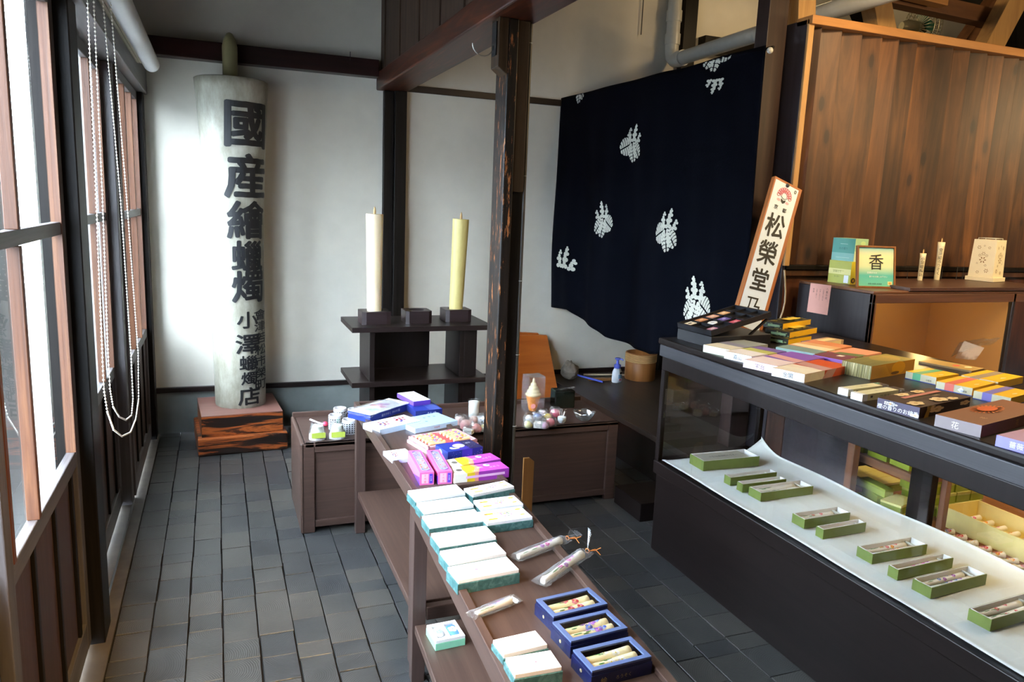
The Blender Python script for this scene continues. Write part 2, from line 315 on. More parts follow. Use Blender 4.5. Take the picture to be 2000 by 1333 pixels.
# floor of wooden end-grain blocks
def make_floor():
    m, nt, b = _new('end_grain_block_floor')
    uv = node(nt, 'ShaderNodeUVMap'); uv.uv_map = 'grain'
    at = node(nt, 'ShaderNodeAttribute'); at.attribute_name = 'tone'
    ns = node(nt, 'ShaderNodeTexNoise'); ns.inputs['Scale'].default_value = 9; ns.inputs['Detail'].default_value = 5
    tc = node(nt, 'ShaderNodeTexCoord'); nt.links.new(tc.outputs['Object'], ns.inputs['Vector'])
    wv = node(nt, 'ShaderNodeTexWave', wave_type='RINGS', rings_direction='SPHERICAL'); wv.inputs['Scale'].default_value = 42; wv.inputs['Distortion'].default_value = 2.2; wv.inputs['Detail'].default_value = 2; wv.inputs['Detail Scale'].default_value = 1.2
    nt.links.new(uv.outputs[0], wv.inputs['Vector'])
    base = ramp(nt, [(0.0, '#3A3B3D'), (0.6, '#444443'), (1.0, '#504D49')]); nt.links.new(at.outputs['Fac'], base.inputs[0])
    r2 = ramp(nt, [(0.25, (0.78, 0.78, 0.78, 1)), (0.8, (1.2, 1.18, 1.14, 1))]); nt.links.new(ns.outputs['Fac'], r2.inputs[0])
    mx = node(nt, 'ShaderNodeMixRGB', blend_type='MULTIPLY'); mx.inputs[0].default_value = 1; nt.links.new(base.outputs[0], mx.inputs[1]); nt.links.new(r2.outputs[0], mx.inputs[2])
    r3 = ramp(nt, [(0.0, (0.84, 0.84, 0.84, 1)), (1.0, (1.08, 1.08, 1.08, 1))]); nt.links.new(wv.outputs['Fac'], r3.inputs[0])
    m2 = node(nt, 'ShaderNodeMixRGB', blend_type='MULTIPLY'); m2.inputs[0].default_value = 1; nt.links.new(mx.outputs[0], m2.inputs[1]); nt.links.new(r3.outputs[0], m2.inputs[2])
    nt.links.new(m2.outputs[0], b.inputs['Base Color'])
    rr = ramp(nt, [(0.3, (0.30, 0.30, 0.30, 1)), (0.7, (0.40, 0.40, 0.40, 1))]); nt.links.new(ns.outputs['Fac'], rr.inputs[0]); nt.links.new(rr.outputs[0], b.inputs['Roughness'])
    bp = node(nt, 'ShaderNodeBump'); bp.inputs['Strength'].default_value = 0.18; bp.inputs['Distance'].default_value = 0.002
    nt.links.new(wv.outputs['Fac'], bp.inputs['Height']); nt.links.new(bp.outputs[0], b.inputs['Normal'])
    gap = plain('floor_joint_dirt', '#0C0908', 0.9)
    mb = MB(); mb.box(-0.6, 7.0, -2.6, YB+0.1, -0.08, -0.012, gap)
    nf0 = len(mb.f); tones = [0.3]*nf0; uvo = [(0, 0)]*nf0
    x = -0.39; edges = [-0.39, -0.265, -0.14, -0.02, 0.105, 0.23]
    while edges[-1] < 3.6: edges.append(edges[-1] + random.choice((0.125, 0.13, 0.12, 0.15)))
    rnd = random.Random(3)
    for i in range(len(edges)-1):
        a, c = edges[i], edges[i+1]; y = -0.4 + rnd.uniform(-0.1, 0)
        while y < YB:
            L = rnd.choice((0.09, 0.12, 0.15, 0.17, 0.2)) ; y2 = min(y+L, YB)
            g = rnd.choice((0.0006, 0.0008, 0.0012, 0.0025)); h = rnd.uniform(-0.0016, 0.0006)
            j = lambda: rnd.uniform(-0.0006, 0.0006)
            gx = g*1.3+0.0008; t = [(a+gx+j(), y+g+j()), (c-gx+j(), y+g*0.5+j()), (c-gx+j(), y2-g*0.5+j()), (a+gx+j(), y2-g+j())]
            q = [(t[k][0]+(0.0012, -0.0012, -0.0012, 0.0012)[k], t[k][1]+(0.0012, 0.0012, -0.0012, -0.0012)[k]) for k in range(4)]
            vs = [(p[0], p[1], -0.014) for p in t] + [(p[0], p[1], h-0.0015) for p in t] + [(p[0], p[1], h) for p in q]
            fs = [(8, 9, 10, 11)] + [(k, (k+1) % 4, 4+(k+1) % 4, 4+k) for k in range(4)] + [(4+k, 4+(k+1) % 4, 8+(k+1) % 4, 8+k) for k in range(4)]
            mb.add(vs, fs, m); tn = rnd.random(); u0 = ((a+c)/2+rnd.uniform(-0.12, 0.12), (y+y2)/2+rnd.uniform(-0.12, 0.12))
            tones += [tn]*9; uvo += [u0]*9; y = y2
    o = mb.build('floor', recenter=False); me = o.data
    at = me.attributes.new('tone', 'FLOAT', 'FACE'); at.data.foreach_set('value', tones)
    ul = me.uv_layers.new(name='grain')
    for p in me.polygons:
        for li in p.loop_indices:
            v = me.vertices[me.loops[li].vertex_index].co; ul.data[li].uv = (v.x-uvo[p.index][0], v.y-uvo[p.index][1])
    struct(o)
make_floor()
struct(simple('trim_7', [(-0.50, -0.392, -1.6, YB-0.012, -0.06, 0.003)], plain('worn_threshold', '#5A5248', 0.6, 0.2, bump=0.3, scale=14)))
struct(simple('trim_8', [(-0.448, -0.440, 2.9, 4.2, 0.003, 0.006)], METAL))
# raised platform of dark boards on the right, behind the counter
struct(simple('trim_9', [(2.39, 7.0, 3.0, YB, 0.255, 0.29)], PLATW, 0.003))
struct(simple('trim_10', [(2.42, 6.9, 3.02, YB-0.012, 0.0, 0.255)], DARK))

# posts of the window wall, centre post, wall post, red beam with plank wall over it
struct(simple('trim_11', [(-0.53, -0.412, 2.80, 2.95, 0.0, 2.19)], BLACKW, 0.004))
struct(simple('trim_12', [(-0.53, -0.445, 4.12, 4.22, 0.0, 2.19)], GREYW, 0.004))
struct(simple('trim_13', [(-0.53, -0.405, 5.24, YB-0.002, 0.0, 2.19)], BLACKW, 0.004))
struct(simple('trim_14', [(-0.53, -0.412, 0.75, 0.88, 0.0, 2.19)], BLACKW, 0.004))
struct(simple('trim_15', [(1.087, 1.155, YB-0.05, YB, 0.318, 2.345), (1.155, 1.237, YB-0.09, YB, 0.318, 2.345)], BLACKW, 0.004))
struct(simple('trim_16', [(1.04, 1.245, -0.5, YB-0.001, 2.345, 2.46)], REDW, 0.008))
mb = MB(); y = -0.5; k = 0
while y < YB-0.02:
    y2 = min(y+random.uniform(0.16, 0.26), YB-0.002); dx = (k % 2)*0.008
    mb.box(1.07+dx, 1.10+dx, y, y2-0.003, 2.46, 3.6, PLANK); y = y2; k += 1
struct(mb.build('wall_planks_over_beam', bevel=0.002)); bpy.data.objects['wall_planks_over_beam'].name = 'wall_centre'

def centre_post():
    p = empty('wooden_post', (1.17, 3.1, 0), 0, 'worn dark timber post with orange-rubbed edges standing behind the long display tables', 'post')
    P = lambda: MB()
    def b(name, x0, x1, y0, y1, z0, z1, mat, bv=0.004):
        mb = MB(); mb.box(x0-1.17, x1-1.17, y0-3.1, y1-3.1, z0, z1, mat); return mb.build(name, p, bevel=bv)
    b('post_core', 1.113, 1.158, 3.00, 3.14, 0, 2.345, POSTW, 0.006)
    b('cover_board', 1.160, 1.212, 3.015, 3.12, 1.66, 2.345, POSTB)
    b('back_board', 1.158, 1.222, 3.05, 3.14, 0, 2.345, BLACKW)
    mb = MB(); M = frame((0, 0, 0), (0, 1, 0), (0, 0, 1))
    mb.prism([(-0.105, 2.13), (-0.02, 2.13), (-0.02, 2.345), (-0.105, 2.345)], -0.125, -0.06, POSTB, M)
    mb = MB(); mb.hexa([(1.072-1.17, 3.0-3.1, 2.155), (1.112-1.17, 3.0-3.1, 2.125), (1.112-1.17, 3.09-3.1, 2.125), (1.072-1.17, 3.09-3.1, 2.155), (1.072-1.17, -0.1, 2.345), (1.112-1.17, -0.1, 2.345), (1.112-1.17, -0.01, 2.345), (1.072-1.17, -0.01, 2.345)], POSTB)
    mb.build('bracket', p, bevel=0.003)
    mb = MB(); mb.box(-0.104, -0.0985, -0.08, -0.03, 2.20, 2.33, BLACK); mb.build('hinge_plate', p, bevel=0.001)
    mb = MB(); pts = [Vector((-0.104, -0.055, 2.24)) + Vector((-0.045*(1-math.cos(a)), -0.0, -0.045*math.sin(a))) for a in [PI*i/12 for i in range(13)]]
    mb.tube(pts, 0.0025, 8, METAL); mb.build('hook', p)
    mb = MB(); mb.tube([(0.061, -0.04, 0.35), (0.061, -0.04, 2.345)], 0.009, 10, plain('grey_conduit', '#4A453C', 0.35)); c = mb.build('conduit', p)
    for z in (0.62, 0.95, 1.28, 1.73, 2.27):
        mb = MB(); mb.tube([Vector((0.061, -0.04, z)) + Vector((0.0105*math.cos(a), 0.0105*math.sin(a), 0)) for a in [2*PI*i/12 for i in range(12)]], 0.0016, 6, PVC, closed=True); mb.build('cable_tie', c)
    mb = MB(); mb.tube([(0.061, -0.04, 0.35), (0.066, -0.05, 0.30), (0.058, -0.055, 0.22), (0.05, -0.04, 0.1), (0.05, -0.04, 0.0)], 0.006, 8, WIRE); mb.build('cable', p)
centre_post()

# ------------------------------------------------------------------ sliding doors with glass tops, along the street
def sliding_door(n, X, y0, y1, munt, stile=0.07, th=0.03):
    d = empty('door_%d' % n, (X, (y0+y1)/2, 0)); d['kind'] = 'structure'
    cy = (y0+y1)/2; a, b = y0-cy, y1-cy
    mb = MB()
    for s0, s1 in ((a, a+stile), (b-stile, b)): mb.box(-th, 0, s0, s1, 0.02, 2.19, GREYW)
    mb.build('stile', d, bevel=0.003)
    mb = MB()
    for z0, z1 in ((0.69, 0.745), (1.455, 1.495), (2.14, 2.19), (0.02, 0.12)): mb.box(-th+0.002, -0.001, a+stile, b-stile, z0, z1, GREYY)
    mb.build('rail', d, bevel=0.003)
    for m in munt:
        mb = MB()
        mb.box(-th+0.004, 0.004, m-cy-0.012, m-cy+0.012, 0.745, 1.455, ORANGEW); mb.box(-th+0.004, 0.004, m-cy-0.012, m-cy+0.012, 1.495, 2.14, ORANGEW)
        mb.build('muntin', d, bevel=0.002)
    mb = MB()
    for s in (a+stile, b-stile-0.02): mb.box(-th+0.004, 0.002, s, s+0.02, 0.745, 2.14, ORANGEW)
    mb.build('inner_stop', d)
    mb = MB(); mb.box(-th/2-0.002, -th/2+0.002, a+stile, b-stile, 0.745, 2.14, GLASS); mb.build('pane', d)
    mb = MB(); mb.box(-th+0.004, -0.014, a+stile, b-stile, 0.12, 0.69, PANELW)
    k = a+stile+0.22
    while k < b-stile: mb.box(-0.014, -0.004, k-0.012, k+0.012, 0.12, 0.69, BLACKW); k += 0.27
    mb.build('lower_panel', d, bevel=0.002)
sliding_door(1, -0.455, 1.84, 2.80, [2.17], 0.06)
sliding_door(2, -0.49, 2.90, 4.14, [3.32, 3.75])
sliding_door(3, -0.435, 4.20, 5.26, [4.52, 4.88], 0.05)
sliding_door(4, -0.49, 0.88, 1.90, [1.2, 1.55])

# street outside: paving, pale house fronts, concrete pillar and a dark post close to the glass
PAV = plain('outdoor_paving', '#6C6C6A', 0.8, 0.08)
o = simple('street_paving', [(-14, -0.62, -10, 16, -0.22, -0.15)], PAV); o.name = 'floor.001'; struct(o)
HW = plain('street_house_plaster', '#9AA0A6', 0.8, 0.05)
mb = MB(); mb.box(-7.4, -7.0, -8, 5, -0.15, 2.6, HW); mb.box(-7.6, -6.9, -8, 5, 2.6, 2.75, plain('roof_grey', '#707880', 0.7))
for k in range(4): mb.box(-7.02, -6.98, -6+k*2.8, -4.8+k*2.8, 0.6, 1.9, plain('house_window', '#5E6E7E', 0.2))
tag(mb.build('house'), 'pale low house front with dark windows across the street, seen through the left glass', 'house')
CONC = plain('concrete_pillar', '#8E9290', 0.8, 0.15, bump=0.3, scale=6)
mb = MB(); mb.box(-0.98, -0.80, 3.35, 3.62, -0.15, 3.2, CONC)
tag(mb.build('pillar'), 'grey concrete pillar outside the glass beside the big candle end of the windows', 'pillar')
mb = MB(); mb.box(-0.86, -0.74, 5.0, 5.9, -0.15, 3.0, plain('outdoor_boards', '#8A8E94', 0.7, 0.15))
tag(mb.build('fence_panel'), 'weathered grey board panel outside the farthest window', 'fence')

# ------------------------------------------------------------------ roller blind and its chains
def blind():
    b = empty('roller_blind', (-0.32, 3.0, 2.30), 0, 'white roller blind tube with cream head rail along the top of the windows', 'blind')
    mb = MB(); mb.tube([(0, -2.6, 0), (0, 1.85, 0)], 0.043, 24, plain('blind_fabric', '#D8D8D6', 0.45, 0.02)); mb.build('blind_roll', b)
    mb = MB(); R = plain('cream_rail', '#C9C3AC', 0.4)
    for k in range(3): mb.box(-0.075+k*0.014, -0.064+k*0.014, -2.6, 1.72, -0.02, 0.03-k*0.004, R)
    mb.build('head_rail', b)
    for y in (1.5, 0.2, -1.2):
        mb = MB(); mb.box(-0.085, -0.02, y, y+0.03, 0.02, 0.036, METAL); mb.build('bracket', b)
blind()
PEARL = plain('bead_chain_white', '#D9D2C6', 0.3, 0.03)
def chain(pts, label):
    """ball chain following the given points"""
    pts = [Vector(p) for p in pts]; mb = MB(); step = 0.0125; r = 0.0034
    seg = []; 
    for a, b in zip(pts, pts[1:]):
        n = max(1, int((b-a).length/step)); seg += [a.lerp(b, i/n) for i in range(n)]
    for p in seg: mb.ball(p, r, PEARL, 5)
    mb.tube(seg[::3]+[pts[-1]], 0.0008, 4, PEARL)
    tag(mb.build('bead_chain'), label, 'blind chain', 'bead chains of the roller blind')
def hang(px, X, label): chain([hx(a, b, X) for a, b in px], label)
hang([(170, -20), (188, 380), (200, 690), (203, 760), (210, 805), (222, 840), (238, 853), (255, 845), (265, 820), (271, 780), (270, 690), (247, 380), (214, -20)], -0.335, 'white bead chain loop before the windows, the one hanging lowest')
hang([(182, -20), (200, 380), (211, 690), (215, 760), (221, 795), (233, 815), (246, 821), (257, 812), (260, 780), (256, 690), (235, 380), (199, -20)], -0.345, 'shorter white bead chain loop nested inside the lowest one before the windows')
# ================================================================== FURNITURE
def bx(name, par, x0, x1, y0, y1, z0, z1, mat, bevel=0.003, o=(0, 0)):
    mb = MB(); mb.box(x0-o[0], x1-o[0], y0-o[1], y1-o[1], z0, z1, mat); return mb.build(name, par, bevel=bevel)

# ---- two long narrow display tables end to end, and the low cabinet behind
def display_table(loc, rz, L, W, label, shelf, two_legs=True):
    t = empty('display_table', loc, rz, label, 'table', 'long narrow brown display tables')
    hw = W/2; T = 0.653
    mb = MB(); mb.box(-hw+0.02, hw-0.02, 0.02, L-0.02, 0.615, 0.640, TABLEW); mb.build('tabletop', t, bevel=0.001)
    mb = MB(); r = 0.022
    mb.box(-hw, -hw+r, 0, L, 0.595, T, TABLEW); mb.box(hw-r, hw, 0, L, 0.595, T, TABLEW)
    mb.box(-hw+r, hw-r, 0, r, 0.595, T, TABLEX); mb.box(-hw+r, hw-r, L-r, L, 0.595, T, TABLEX); mb.build('rim', t, bevel=0.002)
    for y in (0.0, L-0.045):
        for x in (-hw+0.005, hw-0.05):
            mb = MB(); mb.box(x, x+0.045, y, y+0.045, 0, 0.6, TABLEZ); mb.build('leg', t, bevel=0.002)
    mb = MB(); mb.box(-hw+0.012, hw-0.012, 0.047, L-0.047, shelf-0.03, shelf, TABLEW); mb.box(-hw+0.06, hw-0.06, 0.0, 0.03, shelf-0.05, shelf, TABLEX); mb.build('shelf', t, bevel=0.003)
    return t
display_table((0.757, 2.34, 0), 0.0, 1.168, 0.345, 'brown painted display table, the farther of the two long tables, covered with candle boxes', 0.215)
display_table((0.678, 1.02, 0), math.radians(-2.8), 1.262, 0.345, 'brown painted display table, nearest the camera, with navy window boxes on it', 0.215)

def low_cabinet():
    t = empty('low_cabinet', (1.195, 3.77, 0), 0, 'long low brown cabinet with plain panel front behind the display tables, topped with small candles', 'cabinet')
    ox, oy = 1.195, 3.77
    def b(n, *a, bevel=0.004): return bx(n, t, *a, bevel=bevel, o=(ox, oy))
    b('front_panel', 0.40, 1.99, 3.545, 3.56, 0.04, 0.42, TABLEX)
    mb = MB()
    for a in ((0.345, 0.405, 3.53, 3.56, 0.0, 0.45), (1.985, 2.045, 3.53, 3.56, 0.0, 0.45), (0.405, 1.985, 3.53, 3.558, 0.405, 0.45), (0.405, 1.985, 3.535, 3.558, 0.025, 0.06)):
        mb.box(a[0]-ox, a[1]-ox, a[2]-oy, a[3]-oy, a[4], a[5], TABLEX)
    mb.build('front_frame', t, bevel=0.004)
    b('top', 0.36, 2.045, 3.53, 4.01, 0.43, 0.45, TABLEX)
    mb = MB(); pr = [(3.53, 0.0), (3.53, 0.0), (3.56, 0.0), (3.56, 0.42)]
    mb.box(0.338-ox, 0.360-ox, 3.53-oy, 4.02-oy, 0.0, 0.455, TABLEW); mb.build('side_panel', t, bevel=0.008)
    mb = MB(); mb.box(2.025-ox, 2.045-ox, 3.56-oy, 4.02-oy, 0.0, 0.43, TABLEW); mb.build('side_panel', t, bevel=0.003)
    b('back_rim', 0.345, 2.045, 4.005, 4.025, 0.0, 0.475, TABLEX)
low_cabinet()

# ---- candle shelf stand against the back wall
def candle_stand():
    ox, oy = 1.15, 4.38
    t = empty('candle_shelf', (ox, oy, 0), 0, 'dark lacquered two-board shelf stand carrying candle sockets, in front of the wall post', 'shelf')
    zt = 0.88
    a = [hz(692, 645, zt), hz(956, 632, zt), hz(930, 612, zt), hz(664, 622, zt)]
    x0, x1 = a[0].x, a[1].x; y0, y1 = (a[0].y+a[1].y)/2, (a[2].y+a[3].y)/2
    th = 0.03
    mb = MB(); mb.box(x0-ox, x1-ox, y0-oy, y1-oy, zt-th, zt, DARKX); mb.build('upper_board', t, bevel=0.002)
    z2 = hy(692, 749, y0).z+0.0
    mb = MB(); mb.box(x0-ox, x1-0.02-ox, y0-oy, y1-oy, z2-th, z2, DARKX); mb.build('lower_board', t, bevel=0.002)
    dy = y1-y0
    for xa, xb, ya, yb in ((x0+0.105, x0+0.135, y0+0.02, y0+0.36), (x0+0.14, x0+0.56, y1-0.05, y1-0.02), (x0+0.66, x0+0.69, y0+0.05, y0+0.36), (x0+0.69, x0+0.77, y0+0.05, y0+0.08)):
        mb = MB(); mb.box(xa-ox, xb-ox, ya-oy, yb-oy, 0, z2-th-0.0005, DARKZ); mb.build('lower_upright', t, bevel=0.002)
        mb = MB(); mb.box(xa-ox, xb-ox, ya-oy, yb-oy, z2, zt-th, DARKZ); mb.build('upper_upright', t, bevel=0.002)
    return x0, x1, y0, y1, zt
SX0, SX1, SY0, SY1, SZ = candle_stand()
SOCK = wood('socket_block_wood', [(0.3, '#241B19'), (0.7, '#33262A')], 'x', 1, 30, 0.3)
WAXW = plain('cream_wax', '#E6D5B4', 0.42, 0.03, scale=6, spec=0.4)
WAXY = plain('yellowed_wax', '#CFC07C', 0.42, 0.08, scale=5, spec=0.4)
WICK = plain('paper_wick', '#C9A878', 0.8)
WAXW.node_tree.nodes['Principled BSDF'].inputs['Subsurface Weight'].default_value = 0.15
def socket(px0, px1, hole, label):
    zt = SZ+0.075
    a = hz(px0[0], px0[1], zt); b = hz(px1[0], px1[1], zt); wd = b.x-a.x; y0 = (a.y+b.y)/2; dp = 0.15
    o = empty('candle_socket', ((a.x+b.x)/2, y0+dp/2, SZ), 0, label, 'candle holder', 'square sockets on the shelf stand')
    h = 0.075; n = 28; r = 0.049; mb = MB(); w2, d2 = wd/2, dp/2
    sq = []; ci = []
    for i in range(n):
        an = 2*PI*i/n; c, s = math.cos(an), math.sin(an); k = 1/max(abs(c)/w2, abs(s)/d2); sq.append((c*k, s*k)); ci.append((r*c, r*s))
    vs = [(x, y, h) for x, y in sq]+[(x, y, h) for x, y in ci]+[(x, y, 0.012) for x, y in ci]+[(x, y, 0) for x, y in sq]
    fs = []
    for i in range(n):
        j = (i+1) % n; fs += [(i, j, n+j, n+i), (n+i, n+j, 2*n+j, 2*n+i), (3*n+i, 3*n+j, j, i)]
    fs.append(tuple(range(2*n, 3*n))); mb.add(vs, fs, SOCK); mb.build('block', o)
    return o.location.x, o.location.y
s1 = socket((708, 611), (763, 609), True, 'dark square socket under the whiter candle on the shelf stand')
s2 = socket((794, 609), (844, 608), True, 'empty dark square socket with a round hole between the two shelf candles')
s3 = socket((873, 607), (920, 605), True, 'dark square socket under the yellower candle on the shelf stand')
def shelf_candle(x, y, zb, r0, r1, H, tilt, wax, label):
    o = empty('candle', (x, y, zb), 0, label, 'candle', 'thick candles on the shelf stand'); o.rotation_euler = (0, tilt, 0)
    mb = MB(); prof = [(r0*0.96, 0), (r0, 0.004)]+[(r0+(r1-r0)*(i/14)**1.3, 0.004+(H-0.008)*i/14) for i in range(15)]+[(r1*0.985, H), (r1*0.5, H-0.004)]
    mb.lathe(prof, 40, wax); mb.build('wax_body', o)
    mb = MB(); mb.lathe([(0.007, H-0.006), (0.0085, H+0.012), (0.006, H+0.03), (0.002, H+0.042)], 10, WICK); mb.build('wick', o)
for (x, y), (bx_, by_), (tx, ty), wd, wax, tl, lab in ((s1, (733, 608), (730, 418), 38, WAXW, -0.004, 'tall thick creamy white candle at the left end of the shelf stand'), (s3, (891, 605), (902, 428), 36, WAXY, 0.03, 'tall thick yellowed candle leaning slightly right at the right end of the shelf stand')):
    zb = SZ+0.013; top = hy(tx, ty, y); shelf_candle(x, y, zb, 0.042, 0.0505, top.z-zb, tl, wax, lab)

# ---- giant painted signboard candle on its two-step base
def giant():
    b = empty('candle_pedestal', (0.105, 5.09, 0), math.radians(4.0), 'two-step display base of burnt-grain wood under the giant candle', 'base')
    mb = MB(); mb.box(-0.27, 0.265, -0.26, 0.25, 0, 0.115, BURNT); mb.build('lower_step', b, bevel=0.008)
    mb = MB(); mb.box(-0.245, 0.24, -0.235, 0.25, 0.115, 0.245, BURNT); mb.box(-0.245, 0.24, -0.235, 0.25, 0.245, 0.25, BURNTT); mb.build('upper_step', b, bevel=0.006)
    cx, cy, z0 = 0.115, 5.13, 0.25
    g = empty('giant_candle', (cx, cy, z0), 0, 'giant grey signboard candle with black brush characters, standing on the burnt-grain base', 'candle')
    m, nt, bs = _new('aged_plaster_wax')
    tc = node(nt, 'ShaderNodeTexCoord'); n = node(nt, 'ShaderNodeTexNoise'); n.inputs['Scale'].default_value = 6; n.inputs['Detail'].default_value = 9; n.inputs['Roughness'].default_value = 0.7
    mp = node(nt, 'ShaderNodeMapping'); mp.inputs['Scale'].default_value = (1.6, 1.6, 0.7); nt.links.new(tc.outputs['Object'], mp.inputs[0]); nt.links.new(mp.outputs[0], n.inputs['Vector'])
    r = ramp(nt, [(0.25, '#6E6A5A'), (0.5, '#989586'), (0.75, '#B6B4A8')]); nt.links.new(n.outputs['Fac'], r.inputs[0]); nt.links.new(r.outputs[0], bs.inputs['Base Color'])
    bs.inputs['Roughness'].default_value = 0.6
    bp = node(nt, 'ShaderNodeBump'); bp.inputs['Strength'].default_value = 0.35; bp.inputs['Distance'].default_value = 0.004; nt.links.new(n.outputs['Fac'], bp.inputs['Height']); nt.links.new(bp.outputs[0], bs.inputs['Normal'])
    H = 2.035
    lean = 0.012
    def rad(z):
        t = z/H; return 0.157+0.010*t+0.048*t**3.0 + 0.0015*math.sin(9*t)
    prof = [(rad(0)*0.98, 0), (rad(0), 0.01)]+[(rad(H*i/40), H*i/40) for i in range(1, 41)]+[(rad(H)-0.012, H+0.006), (0.10, H-0.004), (0.04, H-0.006)]
    mb = MB()
    mb.lathe(prof, 64, m)
    mb.v = [(v[0]-lean*(v[2]/H)+0.0*v[2], v[1], v[2]) for v in mb.v]
    mb.build('body', g)
    wk = plain('old_wax_wick', '#8E8660', 0.5, 0.2, scale=9, bump=0.4)
    mb = MB(); mb.lathe([(0.058, H-0.01), (0.045, H+0.03), (0.044, H+0.12), (0.045, H+0.2), (0.036, H+0.24), (0.018, H+0.275), (0.006, H+0.282)], 24, wk)
    mb.v = [(v[0]-lean-0.005, v[1], v[2]) for v in mb.v]; mb.build('wick', g)
    # brush characters wrapped on the body; the camera looks from direction az0
    az0 = math.atan2(-cy, -cx)     # towards the camera
    def wrap(ch, z, size, azoff, sx=1.0, shear=0.0, off=0.012):
        vs, fs = glyphs(ch, size, 0, off*size*1.4)
        if not vs: return
        bm = bmesh.new(); vv = [bm.verts.new(v) for v in vs]
        for f in fs:
            try: bm.faces.new([vv[i] for i in f])
            except Exception: pass
        bmesh.ops.triangulate(bm, faces=bm.faces[:])
        xs_ = [v.co.x for v in bm.verts]; nb = 14
        for q in range(1, nb):
            xc = min(xs_)+(max(xs_)-min(xs_))*q/nb; bmesh.ops.bisect_plane(bm, geom=bm.verts[:]+bm.edges[:]+bm.faces[:], dist=1e-7, plane_co=(xc, 0, 0), plane_no=(1, 0, 0))
        bmesh.ops.triangulate(bm, faces=bm.faces[:])
        mb = MB(); out = []
        for v in bm.verts:
            zz = z+v.co.y; R = rad(max(0, min(H, zz)))+0.0030
            wob = 0.006*size*6*(noise.noise(Vector((v.co.x*30, v.co.y*30, z*9))))
            an = az0+azoff+(v.co.x*sx+wob*0.3)/R; out.append((R*math.cos(an)-lean*(zz/H), R*math.sin(an), zz+wob*0.3))
        bm.verts.index_update(); fl_ = [tuple(v.index for v in f.verts) for f in bm.faces]
        e = off*size*1.3
        for q, (ex, ez) in enumerate(((0, 0), (e, 0), (-e, 0), (0, e), (0, -e), (e*.7, e*.7), (-e*.7, -e*.7), (e*.7, -e*.7), (-e*.7, e*.7))):
            o2 = []
            for x_, y_, z_ in out:
                dd = ex/0.165; xc = x_+lean*(z_/H); o2.append(((xc*math.cos(dd)-y_*math.sin(dd))*(1+q*0.0012)-lean*(z_/H), (xc*math.sin(dd)+y_*math.cos(dd))*(1+q*0.0012), z_+ez))
            mb.add(o2, fl_, INK)
        bm.free(); mb.build('painted_character', g)
    # heights from the photograph on the candle axis
    def zz(py): return hy(480, py, cy-0.14).z - z0
    for ch, ya, yb in (('國', 198, 292), ('産', 300, 388), ('繪', 392, 467), ('蠟', 470, 532), ('燭', 528, 592)):
        za, zb2 = zz(ya), zz(yb); wrap(ch, (za+zb2)/2, (za-zb2)*1.02, 0.47, 1.12, off=0.022)
    for ch, ya, yb in (('小', 608, 642), ('澤', 652, 692), ('蠟', 694, 724), ('燭', 726, 752), ('店', 756, 792)):
        za, zb2 = zz(ya), zz(yb); wrap(ch, (za+zb2)/2, (za-zb2)*1.02, 0.36, 1.25, off=0.018)
    for k, ch in enumerate('會津若松市榮町'):
        ya = 606+k*23; za, zb2 = zz(ya), zz(ya+21); wrap(ch, (za+zb2)/2, (za-zb2)*1.05, 0.95, 1.7, off=0.012)
giant()

